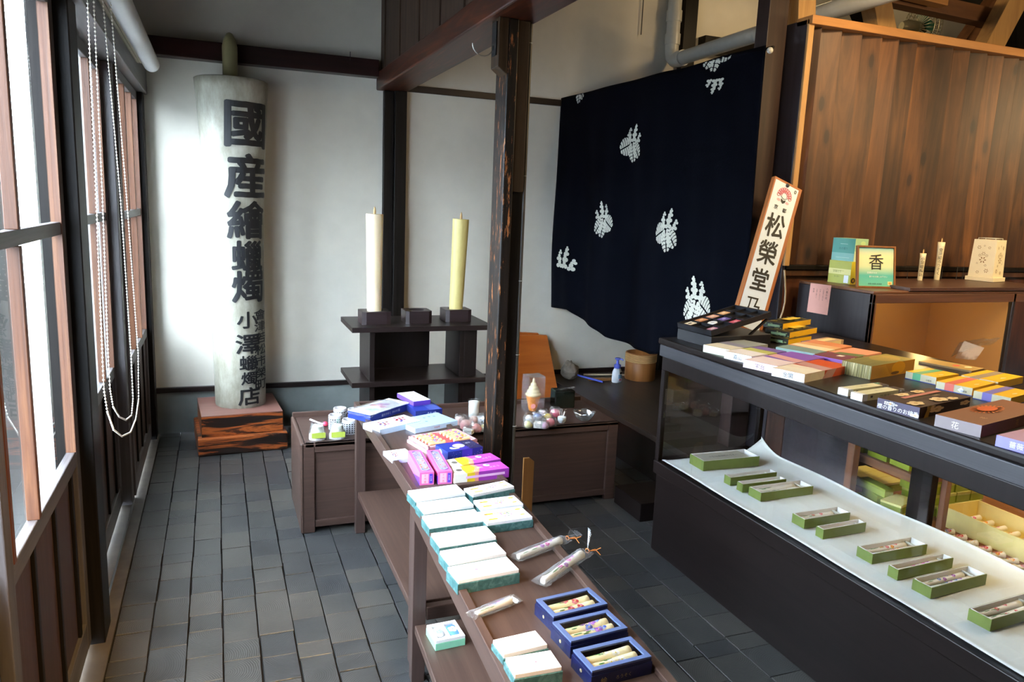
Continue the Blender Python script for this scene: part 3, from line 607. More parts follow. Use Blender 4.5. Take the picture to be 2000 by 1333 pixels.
# ---- glass showcase counter
def counter():
    ox, oy = 2.385, 1.9
    t = empty('showcase_counter', (ox, oy, 0), 0, 'dark lacquered showcase counter with glass front over a solid base, on the right', 'counter')
    def b(n, *a, bevel=0.003): return bx(n, t, *a, bevel=bevel, o=(ox, oy))
    Y0, Y1 = 0.55, 2.93
    b('base_panel', 1.915, 2.50, Y0, Y1-0.01, 0.0, 0.40, DARK, bevel=0.004)
    mb = MB()
    for a in ((1.900, 1.935, Y0, Y1, 0.385, 0.445), (1.935, 2.50, Y1-0.03, Y1, 0.385, 0.445), (1.935, 2.50, Y0, Y1-0.03, 0.42, 0.445)): mb.box(a[0]-ox, a[1]-ox, a[2]-oy, a[3]-oy, a[4], a[5], DARK)
    mb.build('case_floor', t, bevel=0.003)
    b('top', 1.895, 2.88, Y0-0.02, Y1+0.03, 1.000, 1.030, DARK, bevel=0.008)
    FR = wood('greyed_case_frame', [(0.3, '#2B2B2F'), (0.7, '#3C3B3F')], 'y', 1.0, 30, 0.4)
    mb = MB()
    for a in ((1.900, 1.925, Y0, Y1+0.02, 0.945, 0.999), (1.925, 2.86, Y1-0.01, Y1+0.015, 0.945, 0.999)): mb.box(a[0]-ox, a[1]-ox, a[2]-oy, a[3]-oy, a[4], a[5], FR)
    mb.build('fascia', t, bevel=0.004)
    mb = MB()
    for a in ((1.905, 1.930, Y0, Y1, 0.885, 0.945), (1.930, 2.50, Y1-0.025, Y1, 0.885, 0.945), (1.905, 1.930, Y1-0.027, Y1, 0.445, 0.885), (2.475, 2.50, Y1-0.027, Y1, 0.445, 0.885)): mb.box(a[0]-ox, a[1]-ox, a[2]-oy, a[3]-oy, a[4], a[5], DARKZ)
    mb.build('case_frame', t, bevel=0.003)
    b('front_glass', 1.912, 1.916, Y0, Y1-0.027, 0.445, 0.885, CASEGL, bevel=0)
    b('end_glass', 1.930, 2.475, Y1-0.015, Y1-0.011, 0.445, 0.885, CASEGL, bevel=0)
    b('back_board', 2.49, 2.51, 2.75, 2.87, 0.445, 0.945, CEDARD)
    b('back_door', 2.495, 2.515, 2.35, 2.75, 0.445, 0.945, wood('plum_lacquer_panel', [(0.3, '#2B272B'), (0.7, '#3A353A')], 'x', 1, 25, 0.35))
    b('back_stile', 2.485, 2.52, 2.312, 2.35, 0.445, 1.0, wood('brown_stile', [(0.3, '#5A3825'), (0.7, '#7A5138')], 'z', 1, 25, 0.45))
    b('back_stile', 2.485, 2.52, 1.935, 2.03, 0.40, 1.0, DARKZ)
    b('inner_post', 2.522, 2.548, 1.90, 1.925, 0.386, 1.0, wood('brown_stile', [], 'z'))
    b('end_panel', 2.55, 2.86, 2.85, 2.87, 0.29, 0.945, CEDARD)
    b('rear_shelf', 2.56, 2.86, 2.06, 2.84, 0.575, 0.610, wood('warm_shelf_board', [(0.3, '#6A4328'), (0.7, '#8C5C38')], 'y', 1, 20, 0.5))
    b('rear_ledge', 2.40, 2.86, 2.962, 3.20, 1.000, 1.0295, DARK, bevel=0.002)
    b('rear_upright', 2.83, 2.86, 0.6, 2.06, 0.94, 1.0, DARK)
counter()
o = simple('rear_shelf_board', [(2.53, 3.25, 0.75, 2.70, 0.36, 0.385)], wood('warm_shelf_board', [], 'y'), 0.002); tag(o, 'low warm brown shelf board behind the showcase, under the green stock boxes', 'shelf')
struct(simple('trim_20', [(2.56, 3.2, 0.8, 2.66, 0.0, 0.36)], DARK))
# white cloth on the floor of the case
CLOTH = plain('white_cloth', '#DDE0DC', 0.8, 0.02, sheen=0.2)
def cloth():
    mb = MB()
    def fn(u, v):
        x = 1.918+(2.50-1.918)*u; y = 0.65+(2.885-0.65)*v
        z = 0.4475 + 0.0035*(1+noise.noise(Vector((x*5, y*3.2, 0.3)))) + 0.002*(1+math.sin(y*9+x*14))
        e = max(0, (u-0.78)/0.22); z += e*e*(0.012+0.02*(0.5+0.5*noise.noise(Vector((y*2.6, 1.7, 0)))))
        c = max(0, (v-0.93)/0.07); z += c*c*e*0.055
        if u < 0.03: z += 0.004
        x += e*0.02*noise.noise(Vector((y*3, 5, 0))); 
        return (min(x, 2.483), y, z)
    mb.grid(fn, 40, 110, CLOTH); o = mb.build('display_cloth', solid=0.0015); tag(o, 'white cloth spread on the floor of the glass showcase under the green boxes', 'cloth')
cloth()

# ---- cabinet behind the counter (dark side, glazed warm front)
def back_cabinet():
    ox, oy = 3.45, 2.98
    t = empty('display_cabinet', (ox, oy, 0.29), 0, 'dark cabinet with glazed front lit warm inside, behind the counter under the slatted wall', 'cabinet')
    X0, X1, Y0, Y1, Z = 2.93, 3.93, 2.73, 3.235, 1.27
    CB = wood('scuffed_black_lacquer', [(0.3, '#1E1B1E'), (0.7, '#2E2A2C')], 'z', 1.2, 30, 0.32, wear=('#6A6A6C', 0.74))
    BR = wood('brown_cabinet_trim', [(0.3, '#4A2E1C'), (0.7, '#6B452A')], 'x', 1.2, 25, 0.4)
    TAN = plain('tan_backboard', '#C79A5C', 0.6, 0.05, scale=3)
    def b(n, a, mat, bevel=0.003): mb = MB(); mb.box(a[0]-ox, a[1]-ox, a[2]-oy, a[3]-oy, a[4]-0.29, a[5]-0.29, mat); return mb.build(n, t, bevel=bevel)
    b('side_panel', (X0, X0+0.02, Y0, Y1, 0.29, Z-0.015), CB)
    b('side_panel', (X1-0.02, X1, Y0, Y1, 0.29, Z-0.015), CB)
    b('top', (X0, X1+0.35, Y0, Y1, Z-0.015, Z), BR)
    b('top_rail', (X0, X1+0.35, Y0, Y0+0.02, Z-0.06, Z-0.015), BR)
    b('front_stile', (X0, X0+0.03, Y0+0.0, Y0+0.02, 0.29, Z-0.06), BR)
    b('back_panel', (X0+0.02, X1-0.02, Y1-0.02, Y1, 0.29, Z-0.015), TAN)
    b('inner_panel', (X0+0.02, X0+0.026, Y0+0.02, Y1-0.02, 0.29, Z-0.015), TAN)
    b('inner_panel', (X1-0.026, X1-0.02, Y0+0.02, Y1-0.02, 0.29, Z-0.015), TAN)
    b('inner_floor', (X0+0.026, X1-0.026, Y0+0.02, Y1-0.02, 0.60, 0.62), TAN)
    b('glass_front', (X0+0.03, X1-0.02, Y0+0.008, Y0+0.012, 0.29, Z-0.06), CASEGL, 0)
    b('door_edge', (X0+0.10, X0+0.13, Y1-0.06, Y1-0.02, 0.62, Z-0.015), wood('amber_stile', [(0.3, '#8A5A28'), (0.7, '#A8743A')], 'z', 1, 20, 0.5))
back_cabinet()
# pink paper note on the cabinet side
def plate(px, X):        # quad from four pixels on plane x=X
    return [hx(a, b, X) for a, b in px]
mb = MB(); q = plate([(1576, 609), (1616, 616), (1624, 558), (1583.6, 553)], 2.928); q2 = [p+Vector((-0.0008, 0, 0)) for p in q]
mb.hexa([q2[0], q2[1], q[1], q[0], q2[3], q2[2], q[2], q[3]], plain('pink_paper', '#D79E90', 0.8, 0.02))
pn = mb.build('paper_note'); tag(pn, 'pink handwritten paper note fixed to the dark cabinet side', 'note')
q = [p-pn.location for p in q2]
ux = (q[1]-q[0]); uy = (q[3]-q[0])
mbt = MB()
for k, (s, sz) in enumerate((('八重の花', 0.0135), ('お線香の香りを', 0.0075), ('お楽しみ下さい', 0.0075), ('古都の静けさ', 0.0075), ('会津', 0.011))):
    for j, ch in enumerate(s):
        vs, fs = glyphs(ch, sz); p0 = q[0]+ux*(0.84-0.16*k)+uy*(0.86-j*(sz*1.15/uy.length)-(0.05 if k else 0))
        M = frame(p0+Vector((-0.0006, 0, 0)), ux, uy); mbt.add(vs, fs, INK, False, M)
mbt.build('lettering', pn)

# ---- slatted cedar partition and what shows above it
def partition():
    t = empty('slatted_partition', (3.9, 3.33, 0.29), 0, 'tall partition of overlapping knotty cedar boards behind the cabinet', 'partition')
    ox, oy, oz = 3.9, 3.33, 0.29
    def b(n, a, mat, bevel=0.003): mb = MB(); mb.box(a[0]-ox, a[1]-ox, a[2]-oy, a[3]-oy, a[4]-oz, a[5]-oz, mat); return mb.build(n, t, bevel=bevel)
    SIDE = wood('charred_side_board', [(0.3, '#211D20'), (0.7, '#353035')], 'z', 1, 16, 0.45, bump=0.4)
    b('side_board', (2.828, 2.850, 3.262, 3.47, 0.29, 2.60), SIDE)
    b('edge_strip', (2.828, 2.862, 3.245, 3.262, 1.345, 2.60), PALEZ)
    b('top_rail', (2.828, 6.6, 3.225, 3.34, 2.572, 2.615), PALEX)
    ed = [2.862, 2.925, 3.061, 3.198, 3.338, 3.459, 3.591, 3.726, 3.863, 3.996, 4.135, 4.27, 4.399]
    while ed[-1] < 6.4: ed.append(ed[-1]+0.133)
    for a, c in zip(ed, ed[1:]):
        mb = MB(); d0, d1, th = 0.050, 0.0, 0.010
        x0, x1 = a-ox+0.009, c-ox; y = 3.262-oy; z0, z1 = 1.35-oz, 2.572-oz
        mb.hexa([(x0, y+d0, z0), (x1, y+d1, z0), (x1, y+d1+th, z0), (x0, y+d0+th, z0), (x0, y+d0, z1), (x1, y+d1, z1), (x1, y+d1+th, z1), (x0, y+d0+th, z1)], CEDAR); mb.build('board', t, bevel=0.0015)
    b('backing', (2.862, 6.5, 3.324, 3.34, 1.35, 2.572), BLACKW)
    b('lower_rail', (2.85, 6.5, 3.25, 3.33, 1.325, 1.35), BLACKW)
    b('lower_strip', (2.85, 6.5, 3.262, 3.33, 1.290, 1.322), CEDAR)
    b('lower_panel', (2.85, 6.5, 3.285, 3.31, 0.29, 1.288), CEDARD)
partition()
# dark post that carries the curtain
mb = MB(); a = hy(1505, 0, 3.40); c = hy(1543, 0, 3.40); mb.box(a.x, c.x, 3.40, 3.50, 0.29, 3.6, wood('dark_red_brown_post', [(0.3, '#241815'), (0.7, '#3D2923')], 'z', 1, 20, 0.5, bump=0.3))
PX = a.x
struct(mb.build('trim_17', bevel=0.004))
# timbers and fan in the room above / behind the partition
def timber(name, p0, p1, Y, w1, d1, mat, label):
    a = hy(*p0, Y); b = hy(*p1, Y); mb = MB(); mb.beam(a, b, w1, d1, mat, up=(0, 1, 0)); tag(mb.build(name, bevel=0.003), label, 'timber')
TB = wood('brown_timber', [(0.2, '#4A2E1C'), (0.8, '#7A5232')], 'x', 1, 12, 0.55)
timber('upright_timber', (1566, -60), (1562, 90), 3.46, 0.115, 0.10, PALEZ, 'pale upright timber rising behind the left end of the slatted partition')
timber('slanting_timber', (1655, -60), (1720, 100), 3.95, 0.14, 0.1, BLACKW, 'dark slanting timber seen above the slatted partition')
timber('slanting_timber', (1698, -60), (1728, 100), 3.55, 0.13, 0.1, PALEZ, 'pale slanting timber left of the fan above the partition')
timber('slanting_timber', (2010, -60), (1910, 130), 3.7, 0.15, 0.1, PALEZ, 'pale slanting timber at the far right above the partition')
timber('slanting_timber', (1990, -60), (1870, 110), 4.0, 0.12, 0.1, TB, 'brown slanting timber crossing behind the pale one at far right')
timber('cross_timber', (1640, -28), (1960, 42), 3.85, 0.10, 0.10, TB, 'brown cross timber sloping over the fan above the partition')
timber('cross_timber', (1630, -48), (1842, 4), 3.70, 0.06, 0.08, PALEX, 'short pale timber laid along the brown cross timber')
timber('hanging_post', (1992, -60), (1990, 130), 4.4, 0.2, 0.12, BLACKW, 'black post end at the top right corner above the partition')
o = simple('cross_beam', [(3.6, 6.9, YB-0.1, YB-0.002, 2.86, 2.98)], BLACKW); o.name = 'trim_18'; struct(o)
def fan():
    c = hy(1800, 55, 4.4); R = 0.18
    o = empty('desk_fan', c, 0, 'old fan with wire cage and green blades on top behind the partition', 'fan')
    WR = plain('fan_wire', '#B9B49A', 0.3, metal=0.6)
    M = Matrix.Rotation(math.radians(80), 4, 'Z') @ Matrix.Rotation(math.radians(90), 4, 'X')
    mb = MB()
    for r, z in ((R, 0), (R*0.97, 0.03), (R*0.97, -0.03), (0.05, 0.055)):
        mb.tube([M @ Vector((r*math.cos(a), r*math.sin(a), z)) for a in [2*PI*i/32 for i in range(32)]], 0.003, 6, WR, closed=True)
    for k in range(36):
        a = 2*PI*k/36
        mb.tube([M @ Vector((r*math.cos(a), r*math.sin(a), z)) for r, z in ((0.045, 0.055), (R*0.8, 0.05), (R, 0.0), (R*0.8, -0.05), (0.045, -0.05))], 0.0019, 4, WR)
    mb.build('cage', o)
    mb = MB(); GB = plain('green_blade', '#2E5A4C', 0.4)
    for k in range(4):
        a = PI/2*k; pts = []
        for r, d, z in ((0.02, -0.25, -0.01), (0.1, -0.5, -0.02), (0.135, 0, 0), (0.1, 0.5, 0.02), (0.02, 0.3, 0.01)): pts.append(M @ Vector((r*math.cos(a+d), r*math.sin(a+d), z)))
        mb.poly(pts, GB)
    mb.lathe([(0.03, -0.02), (0.03, 0.03), (0.015, 0.04)], 16, WR, M); mb.build('blades', o, solid=0.002)
    mb = MB(); mb.lathe([(0.045, -0.05), (0.05, -0.12), (0.03, -0.17)], 20, WR, M); mb.build('motor', o)
    mb = MB(); mb.tube([(0, 0.05, -0.05), (0, 0.05, -0.55)], 0.012, 8, WR); mb.lathe([(0.1, -0.57), (0.1, -0.55), (0.02, -0.54)], 20, WR, Matrix.Translation((0, 0.05, 0))); mb.build('stand', o)
    mb = MB(); mb.box(c.x-0.3, c.x+0.3, 4.2, 4.6, 2.30, c.z-0.573, CEDARD); tag(mb.build('storage_box'), 'wooden box behind the partition that carries the fan', 'box')
fan()
# white waste pipe
def pipe():
    o = empty('drain_pipe', (3.32, YB-0.07, 0), 0, 'white plastic drain pipe coming down the wall and turning towards the dark post', 'pipe')
    mb = MB(); r = 0.052; z = 2.76
    mb.tube([(0, 0, 3.6), (0, 0, z+0.09), (0, -0.01, z+0.03), (0, -0.05, z)] , r, 20, PVC); mb.tube([(0, -0.04, z), (-0.012, -2.75, z+0.03)], r*0.98, 20, PVC); mb.build('pipe_run', o)
    for p0, p1 in (((0, 0, z+0.12), (0, 0, z+0.2)), ((0, 0, 3.05), (0, 0, 3.13)), ((0, -0.10, z), (0, -0.17, z)), ((0, -1.05, z), (0, -1.08, z))):
        mb = MB(); mb.tube([p0, p1], r*1.14, 20, PVC); mb.build('collar', o)
    mb = MB(); mb.tube([(-0.06, -0.02, 2.8), (-0.06, -0.02, 3.3)], 0.004, 6, WIRE); 
pipe()
mb = MB(); a = hy(1252, 68, YB-0.02); mb.tube([(a.x, a.y, 3.4), (a.x, a.y, a.z)], 0.004, 6, WIRE); tag(mb.build('dangling_wire'), 'thin dark cord hanging down the wall left of the drain pipe', 'cord')
mb = MB(); a = hy(684, 118, YB-0.11); mb.tube([a, a+Vector((0, 0, 0.055))], 0.0025, 6, WIRE); tag(mb.build('nail'), 'small nail standing up from the dark wall beam', 'nail')

# ---- navy noren curtain with white paulownia crests
P0 = Vector((2.44, 5.30)); P1 = Vector((2.62, 3.33))
CD = (P1-P0); CLEN = CD.length; CDN = CD/CLEN; CN = Vector((-CDN.y, CDN.x))
if CN.x > 0: CN = -CN
def on_curtain(px, py):
    d = ray(px, py); t = (P0.x*CN.x+P0.y*CN.y)/(d.x*CN.x+d.y*CN.y); p = CPOS+d*t
    s = (Vector((p.x, p.y))-P0).dot(CDN); return s, p.z
def cfold(s, z):
    k = min(1, max(0, (2.45-z)/1.2)); 
    return 0.016*(0.35+k)*math.sin(s*11+0.6*z) + 0.010*k*math.sin(s*23+1.7+z) + 0.02*k*noise.noise(Vector((s*1.6, z*1.1, 0)))
def curtain():
    NAVY = plain('navy_cotton', '#05070F', 0.9, 0.1, bump=0.3, scale=120, sheen=0.0, spec=0.06)
    CR_ = plain('undyed_crest', '#CFCDBE', 0.8, 0.03)
    top = [on_curtain(x, y) for x, y in ((1097, 192), (1200, 166), (1300, 140), (1330, 134), (1400, 113), (1495, 88))]
    bot = [on_curtain(x, y) for x, y in ((1077, 600), (1112, 605), (1130, 622), (1185, 658), (1240, 682), (1275, 692), (1330, 690), (1420, 680), (1440, 668))]
    def lerp(tab, s):
        tab = sorted(tab)
        if s <= tab[0][0]: return tab[0][1]
        for a, b in zip(tab, tab[1:]):
            if s <= b[0]: return a[1]+(b[1]-a[1])*(s-a[0])/(b[0]-a[0])
        return tab[-1][1]
    s0, s1 = top[0][0], top[-1][0]
    def pt(s, z, off=0.0):
        o = cfold(s, z)+off; return Vector((P0.x+CDN.x*s+CN.x*o, P0.y+CDN.y*s+CN.y*o, z))
    o = empty('noren_curtain', pt((s0+s1)/2, 2.4), 0, 'navy cotton curtain with white paulownia crests hanging in front of the raised platform', 'curtain')
    L = o.location
    mb = MB()
    def fn(u, v):
        s = s0+(s1-s0)*u; zt, zb = lerp(top, s), lerp(bot, s); return pt(s, zt+(zb-zt)*v)-L
    mb.grid(fn, 90, 60, NAVY); mb.build('cloth', o, solid=0.0015)
    mb = MB(); a = pt(s0-0.03, top[0][1]); b = pt(s1+0.03, top[-1][1]); mb.tube([a-L+Vector((0.02, 0, -0.012)), b-L+Vector((0.02, 0, -0.012))], 0.008, 8, BLACKW); mb.build('curtain_rod', o)
    mb = MB(); mb.ball(b-L+Vector((0, 0, -0.03)), 0.016, PVC, 10); mb.build('hook_cap', o)
    def crest(px, py, wpx, hpx, flip=1, parts='all', clip=None):
        c = on_curtain(px, py); a = on_curtain(px-wpx/2, py); b = on_curtain(px+wpx/2, py); u = on_curtain(px, py-hpx/2); d = on_curtain(px, py+hpx/2)
        W = (b[0]-a[0]); H = (u[1]-d[1]); mb = MB()
        def sh(pts):
            q = []
            for x, y in pts:
                s = c[0]+x*W*flip; z = c[1]+y*H
                q.append((s, z))
            if clip and not all(clip(p) for p in q):
                q = [p for p in q if clip(p)]
                if len(q) < 3: return
            mb.poly([pt(s, z, 0.0035)-L for s, z in q], CR_)
        def leaf(cx, cy, ang, ln, wd, n=6):
            # a leaf split into curved vein strips
            ca, sa = math.cos(ang), math.sin(ang)
            for side in (-1, 1):
                for i in range(n):
                    t0, t1 = i/n, (i+0.80)/n
                    def P(t, k):     # t along the leaf, k 0..1 across
                        w = wd*math.sin(PI*min(1, (t*0.9+0.06)))**0.7; x = t*ln - 0.10*ln*k*(1-t); y = side*(0.02+k*w)
                        return (cx+x*ca-y*sa, cy+x*sa+y*ca)
                    sh([P(t0, 0), P(t1, 0), P(t1, 0.5), P(min(1, t1+0.05), 1), P(t0+0.07, 1), P(t0, 0.5)])
        def blossom(cx, cy, r):
            for k in range(3):
                a = PI/2+k*2*PI/3; x, y = cx+r*0.75*math.cos(a), cy+r*0.6*math.sin(a)
                sh([(x+r*0.72*math.cos(t), y+r*0.55*math.sin(t)) for t in [2*PI*i/10 for i in range(10)]])
        if parts in ('all', 'leaves'):
            leaf(0.0, 0.02, math.radians(-78), 0.52, 0.17); leaf(-0.06, 0.02, math.radians(-158 if flip > 0 else -150), 0.44, 0.24); leaf(0.10, 0.0, math.radians(-52), 0.46, 0.17)
        if parts in ('all', 'flowers'):
            for bx_, by_, r in ((-0.12, 0.14, 0.085), (-0.14, 0.28, 0.07), (-0.1, 0.40, 0.05), (0.08, 0.14, 0.09), (0.1, 0.28, 0.085), (0.14, 0.40, 0.07), (0.16, 0.49, 0.045), (0.3, 0.1, 0.08), (0.36, 0.22, 0.06)):
                blossom(bx_, by_, r)
        if mb.v: mb.build('crest', o)
    crest(1233, 282, 42, 72); crest(1181, 431, 40, 70, -1); crest(1303, 452, 36, 84, 1); crest(1362, 592, 68, 96, -1)
    e0 = s0+0.006
    crest(1104, 530, 50, 92, 1, 'flowers'); 
    tz = lambda p: p[1] < lerp(top, p[0])-0.004
    crest(1130, 170, 24, 66, 1, 'leaves', tz); crest(1404, 95, 66, 90, -1, 'leaves', tz); crest(1404, 150, 56, -60, -1, 'flowers', tz)
curtain()

# ---- leaning signboard
def signboard():
    bot = hz(1459, 645, 1.031); bot.y = min(bot.y, 3.17); top = (hy(1512, 360, 3.215)+hy(1570, 355, 3.215))/2
    up = (top-bot); Ls = up.length; up.normalize(); xr = Vector((1, -0.0, 0)); xr = (xr-up*xr.dot(up)).normalized()
    M = frame(bot, xr, up); W = 0.185
    o = empty('signboard', bot, 0, 'tall white signboard with wooden edge and black brush characters leaning against the slatted partition', 'sign')
    o.matrix_world = M
    EDGE = wood('orange_sign_wood', [(0.2, '#8A4E24'), (0.8, '#B06C38')], 'y', 1, 20, 0.45)
    mb = MB(); mb.box(-W/2, W/2, 0, Ls, -0.03, 0, EDGE); mb.build('board', o, bevel=0.003)
    mb = MB(); mb.box(-W/2+0.008, W/2-0.022, 0.01, Ls-0.014, 0.0002, 0.0015, plain('sign_white', '#D2E2F2', 0.45, 0.02)); mb.build('face', o)
    def T(ch, x, y, s, off=0.0, sxx=1, par=o, mat=INK, rot=0.0):
        vs, fs = glyphs(ch, s, 0, off); mb = MB(); c, sn = math.cos(rot), math.sin(rot)
        for q, (ex, ey) in enumerate(((0, 0), (1, 0), (-1, 0), (0, 1), (0, -1))): mb.add([(x+(v.x*c-v.y*sn)*sxx+ex*off*.8, y+v.x*sn+v.y*c+0.06*v.x+ey*off*.8, 0.0022+q*0.0001) for v in vs], fs, mat)
        return mb.build('lettering', par)
    cx = -0.007
    T('京', cx-0.032, Ls-0.150, 0.026, 0.0006); T('都', cx+0.024, Ls-0.150, 0.026, 0.0006)
    for k, (ch, s) in enumerate((('松', 0.135), ('榮', 0.135), ('堂', 0.125), ('乃', 0.115))):
        T(ch, cx-0.004, Ls-0.245-k*0.148, s, 0.003 if k < 3 else 0.0, 0.92, rot=0.08)
    # round crest of curls above the small characters
    RED = plain('sign_red', '#D2586C', 0.6); PINK = plain('sign_pink', '#E7A9B6', 0.6)
    mb = MB(); rn = random.Random(4)
    for k in range(11):
        a = PI*k/10; x, y = cx+0.038*math.cos(a), Ls-0.082+0.038*math.sin(a)
        mb.tube([(x+0.009*math.cos(t), y+0.009*math.sin(t), 0.0026) for t in [2*PI*i/10 for i in range(10)]], 0.0014, 5, RED, closed=True)
        mb.tube([(cx+0.022*math.cos(a)+0.006*math.cos(t), Ls-0.078+0.022*math.sin(a)+0.006*math.sin(t), 0.0026) for t in [2*PI*i/8 for i in range(8)]], 0.0011, 5, PINK if k % 2 else RED, closed=True)
    for sx in (-1, 1): mb.prism([(cx+sx*0.028+0.012*math.cos(t), Ls-0.108+0.007*math.sin(t)) for t in [2*PI*i/12 for i in range(12)]], 0.0016, 0.0022, PINK)
    mb.poly([(cx-0.016, Ls-0.096, 0.0024), (cx, Ls-0.104, 0.0024), (cx+0.016, Ls-0.096, 0.0024), (cx+0.013, Ls-0.112, 0.0024), (cx, Ls-0.121, 0.0024), (cx-0.013, Ls-0.112, 0.0024)][::-1], INK)
    mb.tube([(cx-0.02, Ls-0.086, 0.0028), (cx, Ls-0.096, 0.0028), (cx+0.02, Ls-0.086, 0.0028)], 0.0013, 5, INK); mb.build('emblem', o)
    mb = MB(); mb.ball((cx, Ls-0.018, 0.004), 0.011, WIRE, 8, 0.6); mb.build('hanging_knob', o)
    mb = MB(); mb.tube([(0.052+0.006*math.cos(t), Ls-0.032+0.008*math.sin(t), 0.0025) for t in [2*PI*i/10 for i in range(10)]], 0.002, 5, plain('mark_grey', '#6E6A60'), closed=True); mb.build('emblem', o)
signboard()
# white cable below the partition rail
mb = MB(); pts = [hy(a, b, 3.24) for a, b in ((1532, 528), (1533, 548), (1534, 570), (1533, 590), (1529, 608), (1524, 622), (1519, 640))]; mb.tube(pts, 0.0045, 8, plain('cream_cable', '#B8A98A', 0.5)); tag(mb.build('cable'), 'cream cable hanging below the partition rail right of the signboard', 'cable')

# ---- things on the raised platform
def orange_boards():
    for k, (pts, th, lab) in enumerate((([(1030, 656), (1069, 656), (1110, 770), (1030, 778)], 0.02, 'orange varnished board leaning on the wall behind the post, the front one'), ([(1024, 650), (1052, 652), (1085, 740), (1024, 742)], 0.018, 'orange varnished board leaning behind the front orange board'))):
        y1 = YB-0.10-0.0*k; 
        b = [hz(pts[2][0], pts[2][1], 0.293), hz(pts[3][0]-20, pts[3][1], 0.293)]
        t = [hy(pts[0][0]-20, pts[0][1], 5.30+k*0.03), hy(pts[1][0], pts[1][1], 5.30+k*0.03)]
        b = [p+Vector((0, 0.08*k, 0)) for p in b]
        b[0].z = b[1].z = 0.004 if b[0].x < 2.39 else 0.292
        mb = MB(); n = Vector((0, 0.02, 0.004)); q = [b[1], b[0], t[1], t[0]]
        mb.hexa([q[0], q[1], q[1]+n, q[0]+n, q[3], q[2], q[2]+n, q[3]+n], wood('orange_varnish', [(0.2, '#A2501A'), (0.8, '#C46A28')], 'x', 1, 14, 0.4)); tag(mb.build('varnished_board', bevel=0.002), lab, 'board', 'orange boards behind the post')
orange_boards()
def soap():
    c = hz(1204, 747, 0.29); o = empty('soap_dispenser', c, 0, 'white pump soap bottle with violet-blue pump on the raised platform', 'bottle')
    WB = plain('soap_white', '#DCE0E6', 0.35, 0.02); VB = plain('pump_violet', '#5A66C8', 0.35, 0.03)
    mb = MB(); M = Matrix.Scale(0.72, 4, (0, 1, 0)); k = 1.0
    mb.lathe([(0.036, 0.0), (0.041, 0.006), (0.042, 0.05), (0.038, 0.085), (0.028, 0.108), (0.022, 0.115)], 28, WB, M); mb.build('bottle', o)
    mb = MB(); mb.lathe([(0.026, 0.113), (0.027, 0.116), (0.027, 0.138), (0.024, 0.142), (0.012, 0.145), (0.010, 0.175), (0.014, 0.178), (0.023, 0.182), (0.023, 0.190), (0.018, 0.194)], 24, VB); mb.tube([(0, 0, 0.186), (0.02, -0.03, 0.186), (0.024, -0.038, 0.18)], 0.006, 8, VB); mb.build('pump', o)
    mb = MB(); LB = plain('label_blue', '#7FA6C8', 0.5)
    def lab(x0, x1, z0, z1, mat, r=0.0425):
        mb.grid(lambda u, v: ((r)*math.sin(x0+(x1-x0)*u), -r*0.72*math.cos(x0+(x1-x0)*u)-0.0005, z0+(z1-z0)*v), 6, 1, mat)
    lab(-0.1, 0.9, 0.035, 0.065, LB); lab(0.2, 0.8, 0.07, 0.085, INK); lab(0.1, 0.7, 0.02, 0.03, plain('label_pink', '#D86A8A', 0.5)); mb.build('label', o)
soap()
def basket():
    a = hz(1260, 747, 0.29); o = empty('round_tub', (a.x+0.02, a.y+0.12, 0.29), 0, 'round wooden tub bound with pale rings near the hanging curtain', 'tub')
    TW = wood('tub_wood', [(0.2, '#7A4A22'), (0.8, '#A86C34')], 'z', 1, 20, 0.5); RG = plain('cane_ring', '#C9A26A', 0.5)
    mb = MB(); mb.lathe([(0.115, 0.0), (0.12, 0.01), (0.12, 0.215), (0.11, 0.215), (0.108, 0.05), (0.02, 0.045)], 40, TW); mb.build('body', o)
    for k in range(6):
        mb = MB(); z = 0.15+k*0.011; mb.tube([(0.1215*math.cos(t), 0.1215*math.sin(t), z) for t in [2*PI*i/40 for i in range(40)]], 0.0042, 6, RG, closed=True); mb.build('binding_ring', o)
    mb = MB(); mb.box(-0.085, -0.03, -0.05, -0.02, 0.16, 0.245, WHITE); tag(mb.build('white_carton'), 'small white carton end sticking out of the round wooden tub', 'box'); bpy.data.objects['white_carton'].location = (a.x+0.02-0.06, a.y+0.12-0.04, 0.335)
basket()
def sticks():
    mb = MB(); a, b = hz(1132, 733, 0.30), hz(1160, 740, 0.30)
    mb.tube([hz(1128, 733, 0.335), hz(1178, 747, 0.322)], 0.009, 8, plain('blue_stick_paint', '#3A4AA8', 0.4)); tag(mb.build('blue_rod'), 'blue plastic rod lying on the platform by the wall', 'rod')
    mb = MB(); mb.tube([hz(1140, 732, 0.30), hz(1228, 733, 0.30)], 0.008, 8, plain('pale_bamboo', '#D8C7A8', 0.5)); tag(mb.build('pale_rod'), 'pale rod lying along the foot of the wall behind the soap bottle', 'rod')
    mb = MB(); p, q = hz(1150, 742, 0.302), hz(1196, 741, 0.302); mb.beam(p, q, 0.03, 0.018, PALEX); tag(mb.build('pale_lath'), 'thin pale wooden lath lying in front of the rod by the wall', 'lath')
    mb = MB(); rn = random.Random(2); c = hz(1112, 742, 0.29); G = plain('dusty_grey_bag', '#6E655A', 0.7, 0.2)
    mb.grid(lambda u, v: (c.x+0.07*math.cos(2*PI*u)*math.sin(PI*v*0.98+0.01)*(1+0.35*noise.noise(Vector((u*9, v*5, 1)))), c.y+0.07*math.sin(2*PI*u)*math.sin(PI*v*0.98+0.01)*(1+0.35*noise.noise(Vector((u*7, v*6, 3)))), 0.292+0.13*(0.5-0.5*math.cos(PI*v))*(1+0.3*noise.noise(Vector((u*5, v*4, 8))))), 26, 16, G, False)
    tag(mb.build('crumpled_bag'), 'crumpled dusty grey bag against the wall beside the orange board', 'bag')
sticks()
